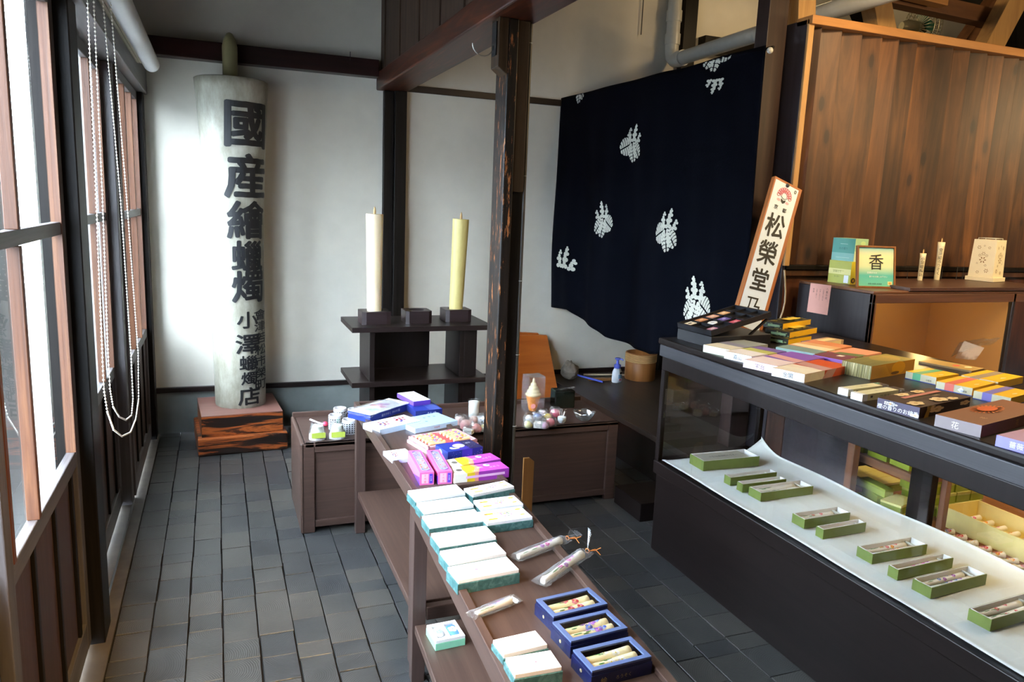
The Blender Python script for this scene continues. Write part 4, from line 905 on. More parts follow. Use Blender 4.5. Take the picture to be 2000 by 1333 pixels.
# small varnished panel end and coral thing near the floor
mb = MB(); a = hy(1021, 915, 3.30); mb.prism([(0, 0.10), (0.055, 0.10), (0.055, 0.455), (0.03, 0.475), (0, 0.475)], 0, 0.012, wood('amber_board', [(0.2, '#A06A34'), (0.8, '#C08A4C')], 'z', 1, 14, 0.5), frame((a.x-0.0, 3.30, -0.1), (1, 0, 0), (0, 0, 1)))
tag(mb.build('amber_board', bevel=0.001), 'small upright amber wooden board just right of the worn post', 'board')
# low dark step between cabinet and counter
mb = MB(); a = hz(1236, 920, 0.10); mb.box(2.02, 2.36, 3.20, 3.48, 0, 0.10, DARK); tag(mb.build('floor_step', bevel=0.003), 'low dark wooden step on the floor behind the glass counter end', 'step')
# ================================================================== GOODS
def ellp(cx, cy, rx, ry, n=18, a0=0): return [(cx+rx*math.cos(2*PI*i/n+a0), cy+ry*math.sin(2*PI*i/n+a0)) for i in range(n)]
def rect(x0, y0, x1, y1): return [(x0, y0), (x1, y0), (x1, y1), (x0, y1)]
def petals(cx, cy, r, n=5):
    return [ellp(cx+r*0.55*math.cos(2*PI*k/n), cy+r*0.55*math.sin(2*PI*k/n), r*0.42, r*0.42, 9) for k in range(n)]
PM = {}
def col(h, rough=0.45, **kw):
    k = 'printed_'+h.strip('#').lower()
    return plain(k, h, rough, 0.03, **kw)
FACES = ('top', 'front', 'left', 'right', 'back')
def fmat(face, L, W, H):
    return {'top': frame((0, 0, H), (1, 0, 0), (0, 1, 0)), 'front': frame((0, -W/2, H/2), (1, 0, 0), (0, 0, 1)),
            'left': frame((-L/2, 0, H/2), (0, -1, 0), (0, 0, 1)), 'right': frame((L/2, 0, H/2), (0, 1, 0), (0, 0, 1)), 'back': frame((0, W/2, H/2), (-1, 0, 0), (0, 0, 1))}[face]
def fdim(face, L, W, H): return {'top': (L, W), 'front': (L, H), 'back': (L, H), 'left': (W, H), 'right': (W, H)}[face]
def fit(NL, NR, FL, zt):
    a, b, c = hz(*NL, zt), hz(*NR, zt), hz(*FL, zt)
    dx = Vector((b.x-a.x, b.y-a.y)); L = dx.length; ang = math.atan2(dx.y, dx.x); n = Vector((-math.sin(ang), math.cos(ang)))
    W = abs(Vector((c.x-a.x, c.y-a.y)).dot(n)); ctr = Vector((a.x, a.y)) + dx/2 + n*W/2
    return ctr, ang, L, W
def carton(name, label, cat, corners, zs, h, top, side=None, art=(), text=(), group=None, left=None, place=None, bevel=0.0012):
    """printed box; corners = near-left, near-right, far-left pixels of its top; art = (face, colour, polygon in -.5...5 units)"""
    if place: (ctr, ang, L, W) = place
    else: ctr, ang, L, W = fit(*corners, zs+h)
    o = empty(name, (ctr[0], ctr[1], zs), ang, label, cat, group)
    side = side or top; left = left or side
    mb = MB(); l, w = L/2, W/2
    vs = [(-l, -w, 0), (l, -w, 0), (l, w, 0), (-l, w, 0), (-l, -w, h), (l, -w, h), (l, w, h), (-l, w, h)]
    mb.add(vs, [(4, 5, 6, 7)], top); mb.add(vs, [(3, 2, 1, 0), (0, 1, 5, 4), (1, 2, 6, 5), (2, 3, 7, 6)], side); mb.add(vs, [(3, 0, 4, 7)], left)
    lev = {}
    for face, c, poly in art:
        lev[face] = lev.get(face, 0)+1; k = 0.00035+0.00012*lev[face]
        M = fmat(face, L, W, h); dx, dy = fdim(face, L, W, h)
        mb.add([(x*dx, y*dy, k) for x, y in poly], [tuple(range(len(poly)))], c, False, M)
    mb.build('carton_body', o)
    letters(o, L, W, h, text)
    return o, L, W
def letters(o, L, W, h, text, z0=0.0):
    if not text: return
    byc = {}
    for t in text:
        face, s, size, u, v, c = t[:6]; rot = t[6] if len(t) > 6 else 0
        M = fmat(face, L, W, h); dx, dy = fdim(face, L, W, h); vs, fs = glyphs(s, size, 0, size*0.01)
        cs, sn = math.cos(rot), math.sin(rot)
        byc.setdefault(c.name, (c, MB()))[1].add([(u*dx+p.x*cs-p.y*sn, v*dy+p.x*sn+p.y*cs, 0.0022+z0) if False else (u*dx+p.x*cs-p.y*sn, v*dy+p.x*sn+p.y*cs, 0.0013+z0) for p in vs], fs, c, False, M)
    for c, mb in byc.values(): mb.build('lettering', o)

# ---- painted candle (narrow foot, flared top) lying between two points
FLOW = {'red': ('#C22B3A', '#E48A9A'), 'purple': ('#8A3AA8', '#B87AD0'), 'blue': ('#3A56B8', '#8AA0E0'), 'white': ('#F2F0F0', '#E4E0D0'), 'pink': ('#D03A9A', '#E68AC8'), 'orange': ('#D8641E', '#E8A83A')}
def painted_candle(p0, p1, r, label, flowers=('red', 'blue'), group=None, name='painted_candle', wax=None, seed=0, leaf=True):
    p0, p1 = Vector(p0), Vector(p1); d = (p1-p0); Lc = d.length; M = frame((0, 0, 0), d.cross(Vector((0, 0, 1))).normalized(), Vector((0, 0, 1)))
    # local: z along the candle, y up-facing side
    zx = d.normalized(); yx = (Vector((0, 0, 1))-zx*zx.z).normalized(); xx = yx.cross(zx)
    M = Matrix(((xx.x, yx.x, zx.x, p0.x), (xx.y, yx.y, zx.y, p0.y), (xx.z, yx.z, zx.z, p0.z), (0, 0, 0, 1)))
    o = empty(name, p0, 0, label, 'candle', group); o.matrix_world = M
    R = lambda t: r*(0.72+0.28*t**2)
    mb = MB(); wax = wax or plain('white_candle_wax', '#E9E6DC', 0.4, 0.02)
    H = Lc*0.93
    mb.lathe([(R(0)*0.9, 0), (R(0), 0.002)]+[(R(i/8), H*i/8) for i in range(1, 9)]+[(R(1)*0.85, H+0.001), (R(1)*0.3, H-0.001)], 16, wax); mb.build('wax_body', o)
    mb = MB(); mb.lathe([(r*0.16, H-0.002), (r*0.18, H+Lc*0.045), (r*0.05, Lc)], 6, WICK); mb.build('wick', o)
    rn = random.Random(seed+int(Lc*1e4)); mb = MB(); 
    def patch(z, an, rx, rz, c, off=0.0005):
        pts = []
        for i in range(8):
            a = 2*PI*i/8; zz = z+rz*math.sin(a); rr = R(max(0, min(1, zz/H)))+off; aa = PI/2+an+rx*math.cos(a)/rr; pts.append((rr*math.cos(aa), rr*math.sin(aa), zz))
        mb.poly(pts[::-1], c)
    G = col('#3E7A3A')
    if leaf:
        for k in range(5): patch(H*(0.14+0.07*k), rn.uniform(-0.7, 0.7), r*0.12, H*0.07, G, 0.0004)
    for k in range(len(flowers)*2):
        c1, c2 = FLOW[flowers[k % len(flowers)]]; z = H*(0.42+0.46*k/(len(flowers)*2)); an = rn.uniform(-0.8, 0.8)
        for j in range(5):
            a = 2*PI*j/5; patch(z+r*0.42*math.sin(a), an+0.42*math.cos(a), r*0.31, r*0.29, col(c1 if j % 2 else c2), 0.0006)
        patch(z, an, r*0.12, r*0.12, col('#E8C84A'), 0.0009)
    mb.build('painted_flowers', o)
    return o

TZ = 0.640
# ------------------------------------------------ farther table
WP, PV = col('#EDEBF2'), col('#5A3AA8')
NAVY = col('#1E3490'); NAVYD = col('#16246A'); LB = col('#A9C8EC'); SKY = col('#C2DAF4'); PINKP = col('#DC6AA8'); HOT = col('#D84A9A')
rn = random.Random(11)
art = [('top', NAVY, rect(-.5, -.5, .5, .5))]+[('top', col('#8FA4E8'), rect(.05+.05*k, -.5, .062+.05*k, .5)) for k in range(8)]
carton('candle_box', 'navy box with fine pale lines under the lilac box at the table end', 'box', [(812, 804), (864, 799), (806, 787)], TZ, 0.028, NAVY, NAVYD, art, [('front', 'きら 1号', 0.012, 0.1, 0, WHITE)])
art = [('top', col(c), ellp(rn.uniform(-.4, .4), rn.uniform(-.35, .35), .05, .07, 8)) for c in ('#C9BCE4', '#D8D2F0', '#B9A8DC', '#E2C8E4', '#C2B8EA')*4]
carton('candle_box', 'lilac flowered box with purple sides lying on top of the navy box', 'box', [(808, 785), (841, 781), (787, 767)], TZ+0.0295, 0.022, WP, PV, art)
art = [('top', col(c), ellp(x, y, .055, .12, 10)) for c, x, y in (('#9CCFB0', -.25, .05), ('#8CC4A4', -.18, -.15), ('#A8D6BC', -.3, -.2), ('#E8A8C0', 0.02, .05), ('#D890C8', .1, .15), ('#E49AB4', .0, -.15), ('#C890D8', .16, -.02), ('#D0585E', -.02, .26))]
a4 = dict(art=art)
o, L, W = carton('picture_candle_box', 'white and navy picture box in clear wrap at the far left corner of the table', 'box', [(723, 812), (801, 787), (710, 793)], TZ, 0.034, WHITE, NAVY, art, [('front', '絵ろうそく  かいづ 梨', 0.013, 0, 0, WHITE)])
mb = MB(); mb.grid(lambda u, v: ((u-.5)*(L+0.03), (v-.5)*(W+0.02), 0.036+0.003*noise.noise(Vector((u*6, v*5, 2)))-0.012*(abs(2*u-1)**6)), 18, 10, CLEAR)
mb.grid(lambda u, v: (L/2+0.004+0.022*u, (v-.5)*(W+0.01)*(1-0.5*u), 0.03*(1-u)+0.006+0.01*noise.noise(Vector((u*4, v*12, 0)))), 5, 14, CLEAR, False); mb.build('clear_wrapping', o)
FL5 = []
for cx, cy in ((-.22, 0), (.2, .06)):
    for k in range(9): FL5.append(('top', col(random.Random(k*3+int(cx*99)).choice(('#B8203A', '#8A2A3A', '#C84A60', '#5A4A98', '#B84A88'))), ellp(cx+.11*math.cos(k*2.4)*(.3+k/9), cy+.24*math.sin(k*2.4)*(.3+k/9), .03, .06, 8)))
carton('candle_box', 'white and pale blue box with two red flower sprays before the wrapped picture box', 'box', [(742, 840), (822, 822), (725, 824)], TZ, 0.024, WHITE, SKY, FL5)
art = [('top', col('#6C8CC0'), ellp(x, y, .03, .05, 8)) for x, y in ((-.05, -.1), (.05, .22), (.18, .25), (.28, .2))]
carton('candle_box', 'plain light blue box behind the red framed candle box', 'box', [(811, 838), (894, 822), (803, 815)], TZ, 0.0215, LB, SKY, art, [('top', '絵ろう', 0.011, -.2, -.2, col('#5A78B0')), ('front', '和蝋燭', 0.01, 0, 0, col('#B06A8A'))])
# red framed gift tray with two columns of small candles
def gift_tray():
    ctr, ang, L, W = fit((828, 882), (934, 861), (805, 848), TZ+0.026)
    L = 0.225; W = 0.165; ctr = Vector((hz(865, 856, TZ+0.026).x, hz(865, 856, TZ+0.026).y)); ang = math.radians(14)
    o = empty('gift_candle_tray', (ctr.x, ctr.y, TZ), ang, 'pink and red open gift tray holding two columns of small painted candles', 'box')
    PK = col('#F0B4B8'); RD = col('#C4565A'); mb = MB(); l, w = L/2, W/2
    mb.box(-l-0.004, l+0.004, -w-0.004, w+0.004, 0, 0.012, PK); mb.box(-l, l, -w, w, 0.012, 0.020, RD)
    for a in ((-l, -l+0.010, -w, w), (l-0.010, l, -w, w), (-l, l, -w, -w+0.010), (-l, l, w-0.010, w)): mb.box(*a, 0.012, 0.028, PK)
    mb.box(-0.007, 0.007, -w+0.01, w-0.01, 0.0202, 0.026, RD); mb.build('tray', o)
    k = 0
    for cx in (-1, 1):
        for j in range(5):
            y = -w+0.028+j*(W-0.056)/4; x0, x1 = (cx*l/2-0.038), (cx*l/2+0.038); M = o.matrix_basis
            Mw = Matrix.Translation(o.location) @ Matrix.Rotation(ang, 4, 'Z')
            c = painted_candle(Mw @ Vector((x0, y, 0.0290)), Mw @ Vector((x1, y, 0.0290)), 0.0088, 'small painted candle in red gift tray, %s column, %s row' % (('left', 'right')[cx > 0], ('nearest', 'second nearest', 'middle', 'second farthest', 'farthest')[j]), (('pink', 'orange'), ('red', 'blue'), ('orange', 'purple'))[k % 3], 'small candles in the red gift tray', 'small_candle', plain('cream_candle_wax', '#EFDcA4', 0.45, 0.03), seed=k); k += 1
gift_tray()
art = [('front', NAVY, rect(-.5, -.5, -.1, .5)), ('top', NAVY, rect(-.5, -.5, -.2, .5)), ('top', col('#3A2A9A'), rect(-.2, -.5, .15, .5)), ('top', col('#241F4E'), rect(.15, -.5, .5, .5)), ('front', col('#4A35B8'), rect(-.1, -.5, .2, .5)),
       ('top', col('#C9C6B0'), ellp(-.02, .0, .16, .22, 24)), ('top', col('#D8D090'), ellp(-.2, -.25, .12, .07, 12, .3)), ('top', col('#E6E2D8'), ellp(-.28, -.18, .05, .12, 10))]
art += [('front', WHITE, ellp(rn.uniform(-.45, .48), rn.uniform(-.4, .4), .006, .022, 5)) for _ in range(26)]+[('top', WHITE, ellp(rn.uniform(.1, .48), rn.uniform(-.4, .4), .006, .012, 5)) for _ in range(16)]
art += [('left', col('#F0E8C0'), ellp(-.1, .05, .14, .3, 12)), ('left', col('#E8B84A'), ellp(-.1, .12, .06, .1, 8))]
carton('night_sky_box', 'blue and violet starry box with an oval window print beside the worn post', 'box', [(875, 884), (943, 873), (858, 868)], TZ, 0.040, NAVY, col('#2E2A8E'), art, [('top', '夜空', 0.012, .3, .15, WHITE, 0.2)], left=NAVY)
carton('candle_box', 'small white box with red flower spray by the left rim, behind the pink boxes', 'box', [(768, 899), (812, 893), (756, 881)], TZ, 0.016, WHITE, SKY, FL5[:9])
def hex_box(p_near, p_far, wd, label):
    ctrn = hz(*p_near, TZ); ctrf = hz(*p_far, TZ); d = Vector((ctrf.x-ctrn.x, ctrf.y-ctrn.y)); Lg = d.length; ang = math.atan2(d.y, d.x)-PI/2
    o = empty('windowed_gift_box', (ctrn.x, ctrn.y, TZ), ang, label, 'box', 'pink windowed gift boxes'); h = 0.046; w = wd/2
    mb = MB(); mb.box(-w, w, 0, Lg, 0, h, PINKP)
    mb.add([(-w-.0004, 0.0, 0.001), (-w-.0004, Lg*0.5, 0.001), (-w-.0004, 0.0, 0.030)], [(2, 1, 0)], col('#6A3AC8'))
    for zz, c in ((-.0004, col('#F7B8CE')),): mb.box(-w*0.72, w*0.2, zz, 0.0, 0.006, h-0.006, c)
    mb.box(w*0.35, w*0.82, -0.0006, 0, 0.005, h-0.006, col('#5A3AC0')); mb.build('carton_body', o, bevel=0.001)
    mb = MB(); pts = [(-w*0.55, 0.022), (0, 0.014), (w*0.6, 0.024), (w*0.6, Lg-0.026), (0.0, Lg-0.014), (-w*0.55, Lg-0.024)]
    mb.poly([(x, y, h+0.0005) for x, y in pts], col('#A49CB8'))
    for k in range(26):
        x, y = rn.uniform(-w*.45, w*.5), rn.uniform(0.026, Lg-0.028); mb.poly([(a, b, h+0.001+0.0001*k) for a, b in ellp(x, y, 0.0035, 0.0045, 7)], col(rn.choice(('#C87898', '#C8B060', '#6090C0', '#C86840', '#8A60B8', '#E8E0E0'))))
    mb.build('clear_window', o)
    mb = MB(); mb.tube([(x, y, h+0.0012) for x, y in pts], 0.0012, 4, col('#8A7AD8'), closed=True); mb.build('window_edge', o)
    for k, ch in enumerate('千代香'): 
        vs, fs = glyphs(ch, 0.0085); mb = MB(); mb.add([(p.x-w*0.25, -0.0012, 0.034-k*0.011+p.y) for p in vs], fs, col('#D8586A')); mb.build('lettering', o)
    vs, fs = glyphs('絵ろう', 0.006); mb = MB(); mb.add([(w*0.58-p.y, -0.0012, 0.023+p.x) for p in vs], fs, WHITE); mb.build('lettering', o)
hex_box((833.5, 948), (809, 903), 0.050, 'pink and violet gift box with clear window on top, the left one of the pair')
hex_box((869, 946), (845, 902), 0.050, 'pink and violet gift box with clear window on top, the right one of the pair')
def yab(label, corners, side_art=True):
    art = [('top', col('#F6EEE0'), rect(-.5, -.5, -.28, .5)), ('top', col('#F0C030'), [(-.30, -.5), (-.12, -.5), (-.02, .0), (-.08, .5), (-.26, .5), (-.3, 0)]), ('top', col('#F29A7A'), [(-.17, -.5), (-.06, -.5), (.03, .1), (-.02, .5), (-.09, .5), (-.05, .1)]),
           ('front', col('#F6F2E8'), rect(-.5, -.5, -.28, .5)), ('front', col('#E8C828'), rect(-.28, -.5, -.14, .5)), ('front', col('#E89A8A'), rect(-.14, -.5, -.07, .5)), ('front', col('#E8B8E4'), rect(-.3, -.08, .42, .18)),
           ('top', col('#6A6258'), ellp(-.36, .0, .055, .16, 18)), ('top', col('#C8CCD8'), ellp(.18, .22, .06, .17, 18)), ('top', col('#8AA0C0'), ellp(.2, .25, .03, .08, 12))]
    return carton('fruit_candle_box', label, 'box', corners, TZ, 0.035, col('#B84AB4'), col('#9A3AA8'), art, [('top', '大粒', 0.014, .02, .0, WHITE, .1), ('top', 'ぶどう', 0.015, .28, -.08, WHITE, .1), ('top', 'の香り', 0.008, -.12, -.32, WHITE)], group='purple fruit boxes', left=col('#F3E8C8'))
yab('purple and yellow fruit box touching the worn post, the farther of the two', [(884, 913), (978, 897), (872, 899)])
yab('purple and yellow fruit box with pale stripe on its side, the nearer of the two', [(889, 928), (994.4, 914.5), (879, 914)])

# ------------------------------------------------ nearer table: teal boxes
def teal_mat():
    if 'teal_marbled_paper' in MATS: return MATS['teal_marbled_paper']
    m, nt, b = _new('teal_marbled_paper'); tc = node(nt, 'ShaderNodeTexCoord'); n = node(nt, 'ShaderNodeTexNoise'); n.inputs['Scale'].default_value = 45; n.inputs['Detail'].default_value = 6; n.inputs['Distortion'].default_value = 1.5
    nt.links.new(tc.outputs['Object'], n.inputs['Vector']); r = ramp(nt, [(0.3, '#28504F'), (0.5, '#3A6262'), (0.72, '#5E8482')]); nt.links.new(n.outputs['Fac'], r.inputs[0]); nt.links.new(r.outputs[0], b.inputs['Base Color']); b.inputs['Roughness'].default_value = 0.55
    MATS['teal_marbled_paper'] = m; return m
TEAL = teal_mat()
def teal_box(corners, label, art=(), text=(), h=0.034, group='teal candle boxes', tops='#F2F1F0', print_='plain'):
    ctr, ang, L, W = fit(*corners, TZ+h); W *= 0.94
    o = empty('candle_box', (ctr.x, ctr.y, TZ), ang, label, 'box', group)
    mb = MB(); hb = h-0.010; mb.box(-L/2, L/2, -W/2, W/2, 0, hb, TEAL); mb.build('base', o, bevel=0.001)
    mb = MB(); e = 0.0025; WT = plain('white_glossy_card', '#F0F0F2', 0.35, 0.01); mb.box(-L/2+e, L/2-e, -W/2+e, W/2-e, hb, h, WT)
    Mt = fmat('top', L, W, h)
    for i, (c, poly) in enumerate(art): mb.add([(x*(L-2*e), y*(W-2*e), 0.0004+0.0001*i) for x, y in poly], [tuple(range(len(poly)))], c, False, Mt)
    mb.build('lid', o, bevel=0.001)
    letters(o, L, W, h, text)
FAINT = [(col('#F0E2E8'), rect(-.36, -.3, .38, .3)), (col('#F4F2F2'), rect(-.33, -.24, .35, .24))]
def faint(seed):
    r = random.Random(seed); return FAINT+[(col(r.choice(('#E8C8D4', '#D8B8DC', '#C8D8C8', '#E0D0E8'))), ellp(r.uniform(-.2, .25), r.uniform(-.12, .12), .02, .05, 8)) for _ in range(9)]
YL = col('#D8B426'); YD = col('#A87A18')
def yel(seed):
    r = random.Random(seed); return [(YL, rect(-.40, .12, -.22, .24)), (YD, rect(-.42, .14, -.36, .22)), (YL, rect(-.2, .16, .22, .20)), (YL, rect(.30, .22, .42, .32)), (YL, rect(.30, -.24, .40, -.16)), (YL, rect(-.42, -.32, -.22, -.22))]+[(col(r.choice(('#B07AC8', '#9A6AB8', '#C8A83A', '#7A9A6A'))), ellp(r.uniform(-.12, .16), r.uniform(-.2, .1), .018, .05, 8)) for _ in range(11)]
teal_box([(812, 978), (911.5, 964), (801, 957)], 'white topped teal candle box, farthest in the left row of the near table', faint(1))
teal_box([(828, 1002), (928, 988), (815, 981)], 'white topped teal candle box, second from the far end of the left row', faint(2))
teal_box([(839, 1029.5), (947, 1015), (828, 1006)], 'white topped teal candle box, third from the far end of the left row', faint(3))
teal_box([(858.6, 1067), (972, 1050), (847, 1040)], 'white topped teal candle box standing alone after the gap in the left row', faint(4))
teal_box([(877, 1102), (992, 1082), (865, 1074)], 'white topped teal candle box just behind the broad teal box', faint(5))
teal_box([(895, 1137), (1017, 1114), (881, 1105)], 'broad white topped teal candle box with faint violet print, nearest of the left row', faint(6)+[(col('#B89AC8'), ellp(-.22, -.05, .02, .03, 8)), (col('#B070C0'), ellp(-.12, -.03, .03, .05, 8))], h=0.038)
teal_box([(924.5, 968), (1007, 951), (913, 952)], 'teal candle box with yellow printed marks set askew, farthest in the right row', yel(1))
teal_box([(941, 997), (1025, 986), (929, 976)], 'teal candle box with yellow printed marks, middle of the right row', yel(2))
teal_box([(952, 1024), (1043, 1011), (941, 998)], 'teal candle box with yellow and violet marks, nearest of right row', yel(3))
PINKF = [(col('#E8C8DC'), rect(-.38, -.3, .38, .32)), (col('#F6F4F4'), rect(-.36, -.25, .36, .27)), (col('#E4D8B8'), rect(-.34, .18, .3, .22))]
teal_box([(984, 1282), (1073, 1261), (963, 1248)], 'white topped teal candle box with faint pink print near the bottom edge of the photo', PINKF+faint(8)[2:], h=0.036)
teal_box([(1005, 1322), (1101, 1305), (985, 1283)], 'white topped teal candle box with small red flowers, closest box to the camera', PINKF+[(col('#D85A6A'), ellp(.05, -.02, .02, .04, 8)), (col('#8A8A8A'), ellp(-.04, -.03, .015, .03, 8)), (col('#E8A0A0'), ellp(.12, .03, .02, .03, 8))], h=0.038)

# navy boxes with a window over two painted candles each
def window_box(corners, where, fl, h=0.040):
    ctr, ang, L, W = fit(*corners, TZ+h)
    o = empty('window_candle_box', (ctr.x, ctr.y, TZ), ang, 'navy window box with gold bed, %s' % where, 'box', 'navy window boxes')
    NB = plain('navy_leatherette', '#0C143C', 0.3, 0.05, bump=0.2, scale=90); NL = plain('navy_lid_paper', '#55648A', 0.28, 0.04)
    mb = MB(); l, w = L/2, W/2
    mb.box(-l, l, -w, w, 0, 0.006, NB)
    for a in ((-l, -l+.004, -w, w), (l-.004, l, -w, w), (-l+.004, l-.004, -w, -w+.004), (-l+.004, l-.004, w-.004, w)): mb.box(*a, 0.006, h-0.012, NB)
    mb.build('base', o)
    e = 0.0035; l2, w2 = l-e*0.5, w-e*0.5; f = 0.011; mb = MB()
    for a in ((-l2, -l2+f, -w2, w2), (l2-f, l2, -w2, w2), (-l2+f, l2-f, -w2, -w2+f), (-l2+f, l2-f, w2-f, w2)): mb.box(*a, h-0.004, h, NL)
    for a in ((-l2, -l2+.003, -w2, w2), (l2-.003, l2, -w2, w2), (-l2+.003, l2-.003, -w2, -w2+.003), (-l2+.003, l2-.003, w2-.003, w2)): mb.box(*a, h-0.012, h-0.004, NB)
    mb.build('lid_frame', o)
    mb = MB(); mb.box(-l2+f, l2-f, -w2+f, w2-f, h-0.0032, h-0.0022, CASEGL); mb.build('window', o)
    mb = MB(); GB = plain('gold_bed', '#E3C478', 0.5, 0.05, bump=0.3, scale=60); mb.box(-l+.005, l-.005, -w+.005, w-.005, 0.0062, 0.010, GB); mb.build('bed', o)
    mb = MB(); mb.lathe([(0.004, 0), (0.004, 0.0008)], 14, plain('gold_sticker', '#C9B88A', 0.3, metal=0.5), frame((-l-0.0002, 0.0, 0.017), (0, -1, 0), (0, 0, 1))); mb.build('seal', o)
    Mw = Matrix.Translation(o.location) @ Matrix.Rotation(ang, 4, 'Z')
    for s, nm in ((1, 'farther'), (-1, 'nearer')):
        y = s*w*0.28; painted_candle(Mw @ Vector((-l*0.78, y, 0.0240)), Mw @ Vector((l*0.80, y, 0.0240)), 0.0135, '%s painted candle in navy window box that is %s' % (nm, where), fl, None, 'painted_candle', plain('ivory_candle_wax', '#F0E2B4', 0.4, 0.02), seed=len(bpy.data.objects))
    return o, L, W, h
window_box([(1081, 1206), (1189, 1180), (1052, 1169)], 'farthest of three, with red flowers', ('red',))
window_box([(1115, 1255), (1228, 1227), (1082, 1214)], 'middle of three, with violet flowers', ('purple', 'blue'))
o, L, W, h = window_box([(1156, 1313), (1275, 1283), (1118, 1269)], 'nearest of three, with white flowers', ('white',))
letters(o, L, W, 0.028, [('front', '絵', 0.016, -.30, 0, col('#8A7A3A')), ('front', 'ろうそく', 0.010, .02, 0, col('#9A8A4A'))])

# candles in clear bags
def bagged(p_foot, p_head, r, label, plabel, fl, tie=True, up=False, zt=TZ+0.003):
    a = hz(*p_foot, zt+r); b = hz(*p_head, zt+r+0.004)
    o = empty('bagged_candle', (a.x, a.y, zt), 0, label, 'candle in bag', 'candles in clear bags'); d = Vector((b.x-a.x, b.y-a.y, 0)); Lc = d.length; o.rotation_euler = (0, 0, math.atan2(d.y, d.x))
    # bag
    mb = MB(); e = 0.018
    def sec(u, v):
        x = -e+(Lc+2*e)*u; k = math.sin(PI*min(1, max(0, u*0.92+0.04)))**0.25; yy = (r*1.9)*math.cos(2*PI*v)*(0.8 if 0.1 < u < 0.9 else 0.95)
        zz = r*1.12*math.sin(2*PI*v)*k*(1 if 0.06 < u < 0.95 else 0.25); return (x, yy+0.0015*noise.noise(Vector((u*14, v*9, 0))), max(0.0005-0*u, r*1.02+zz+0.0012*noise.noise(Vector((u*16, v*8, 5)))))
    mb.grid(sec, 22, 16, CLEAR, False)
    if tie:
        t = Lc+e; zz = r
        for k in range(7):
            an = -0.55+1.1*k/6; u0 = Vector((t, 0, zz)); u1 = Vector((t+0.045*math.cos(an), 0.045*math.sin(an), zz+(0.006 if not up else 0.0))) if not up else Vector((t+0.012+0.012*math.sin(an*3), 0.02*an, zz+0.05+0.006*math.cos(k*3)))
            u2 = u0+(u1-u0)+Vector((0.002, 0.006, 0.002)); mb.add([u0, u1, u2], [(0, 1, 2)], CLEAR)
    mb.build('clear_bag', o)
    if tie:
        OR = plain('orange_twist_tie', '#D8823A', 0.4); mb = MB(); t = Lc+e
        mb.tube([(t, 0.006*math.cos(a_), r+0.006*math.sin(a_)) for a_ in [2*PI*i/10 for i in range(10)]], 0.0013, 5, OR, closed=True)
        mb.tube([(t, -0.005, r), (t+0.012, -0.018, r+0.006), (t+0.012, -0.036, r-0.006)], 0.0012, 5, OR); mb.tube([(t, -0.005, r), (t+0.02, -0.014, r-0.002), (t+0.03, -0.026, r+0.006)], 0.0012, 5, OR); mb.build('twist_tie', o)
    A = o.location+Vector((0, 0, r+0.002)); Mw = Matrix.Translation(o.location) @ Matrix.Rotation(o.rotation_euler.z, 4, 'Z')
    painted_candle(Mw @ Vector((0, 0, r*0.98)), Mw @ Vector((Lc, 0, r*1.05)), r*0.9, plabel, fl, seed=3)
bagged((1012, 1088), (1100, 1052), 0.0125, 'clear bag with orange tie lying flat, farther of the two long bags', 'long painted candle in the farther clear bag with orange tie', ('pink', 'purple'))
bagged((1060, 1136), (1141, 1078), 0.0135, 'clear bag with orange tie and upright white tail, nearer of the two long bags', 'long painted candle in the nearer clear bag with upright tail', ('pink', 'purple'), up=True)
bagged((930, 1200), (1002, 1169), 0.0105, 'short clear bag without tie in the middle of the near table', 'short painted candle in the bag without a tie', ('purple', 'blue'), tie=False)
# small green box with a white tray on the shelf of the near table
def shelf_box():
    zs = 0.215; ctr, ang, L, W = fit((851, 1256), (909, 1244), (843, 1222), zs+0.03)
    o = empty('tealight_box', (ctr.x, ctr.y, zs), ang, 'small pale green box with white tray of two blue patterned pieces on the table shelf', 'box')
    GR = col('#8CCFAE'); mb = MB(); l, w = L/2, W/2; mb.box(-l, l, -w, w, 0, 0.024, GR); mb.build('base', o, bevel=0.001)
    mb = MB()
    for a in ((-l+.001, -l+.012, -w+.001, w-.001), (l-.012, l-.001, -w+.001, w-.001), (-l+.012, l-.012, -w+.001, -w+.014), (-l+.012, l-.012, w-.014, w-.001), (-.004, .004, -w+.014, w-.014)): mb.box(*a, 0.024, 0.034, WHITE)
    mb.box(-l+.012, l-.012, -w+.014, w-.014, 0.024, 0.0255, WHITE); mb.build('tray', o)
    mb = MB(); mb.lathe([(0.024, 0.0256), (0.026, 0.029), (0.024, 0.0325), (0.01, 0.0335)], 20, col('#5A8CC8'), Matrix.Translation((l*0.48, 0, 0)) @ Matrix.Scale(1.2, 4, (0, 1, 0)))
    for p in petals(l*0.48, 0, 0.017): mb.poly([(x, y, 0.0342) for x, y in p], WHITE)
    mb.build('blue_piece', o)
    mb = MB(); mb.lathe([(0.014, 0.0256), (0.016, 0.028), (0.016, 0.030), (0.008, 0.0325)], 18, col('#E0E4EA'), Matrix.Translation((-l*0.45, 0, 0)) @ Matrix.Scale(1.5, 4, (0, 1, 0)))
    for p in petals(-l*0.45, 0.0, 0.012): mb.poly([(x, y, 0.0332) for x, y in p], col('#9CB4D0'))
    mb.build('pale_piece', o)
shelf_box()

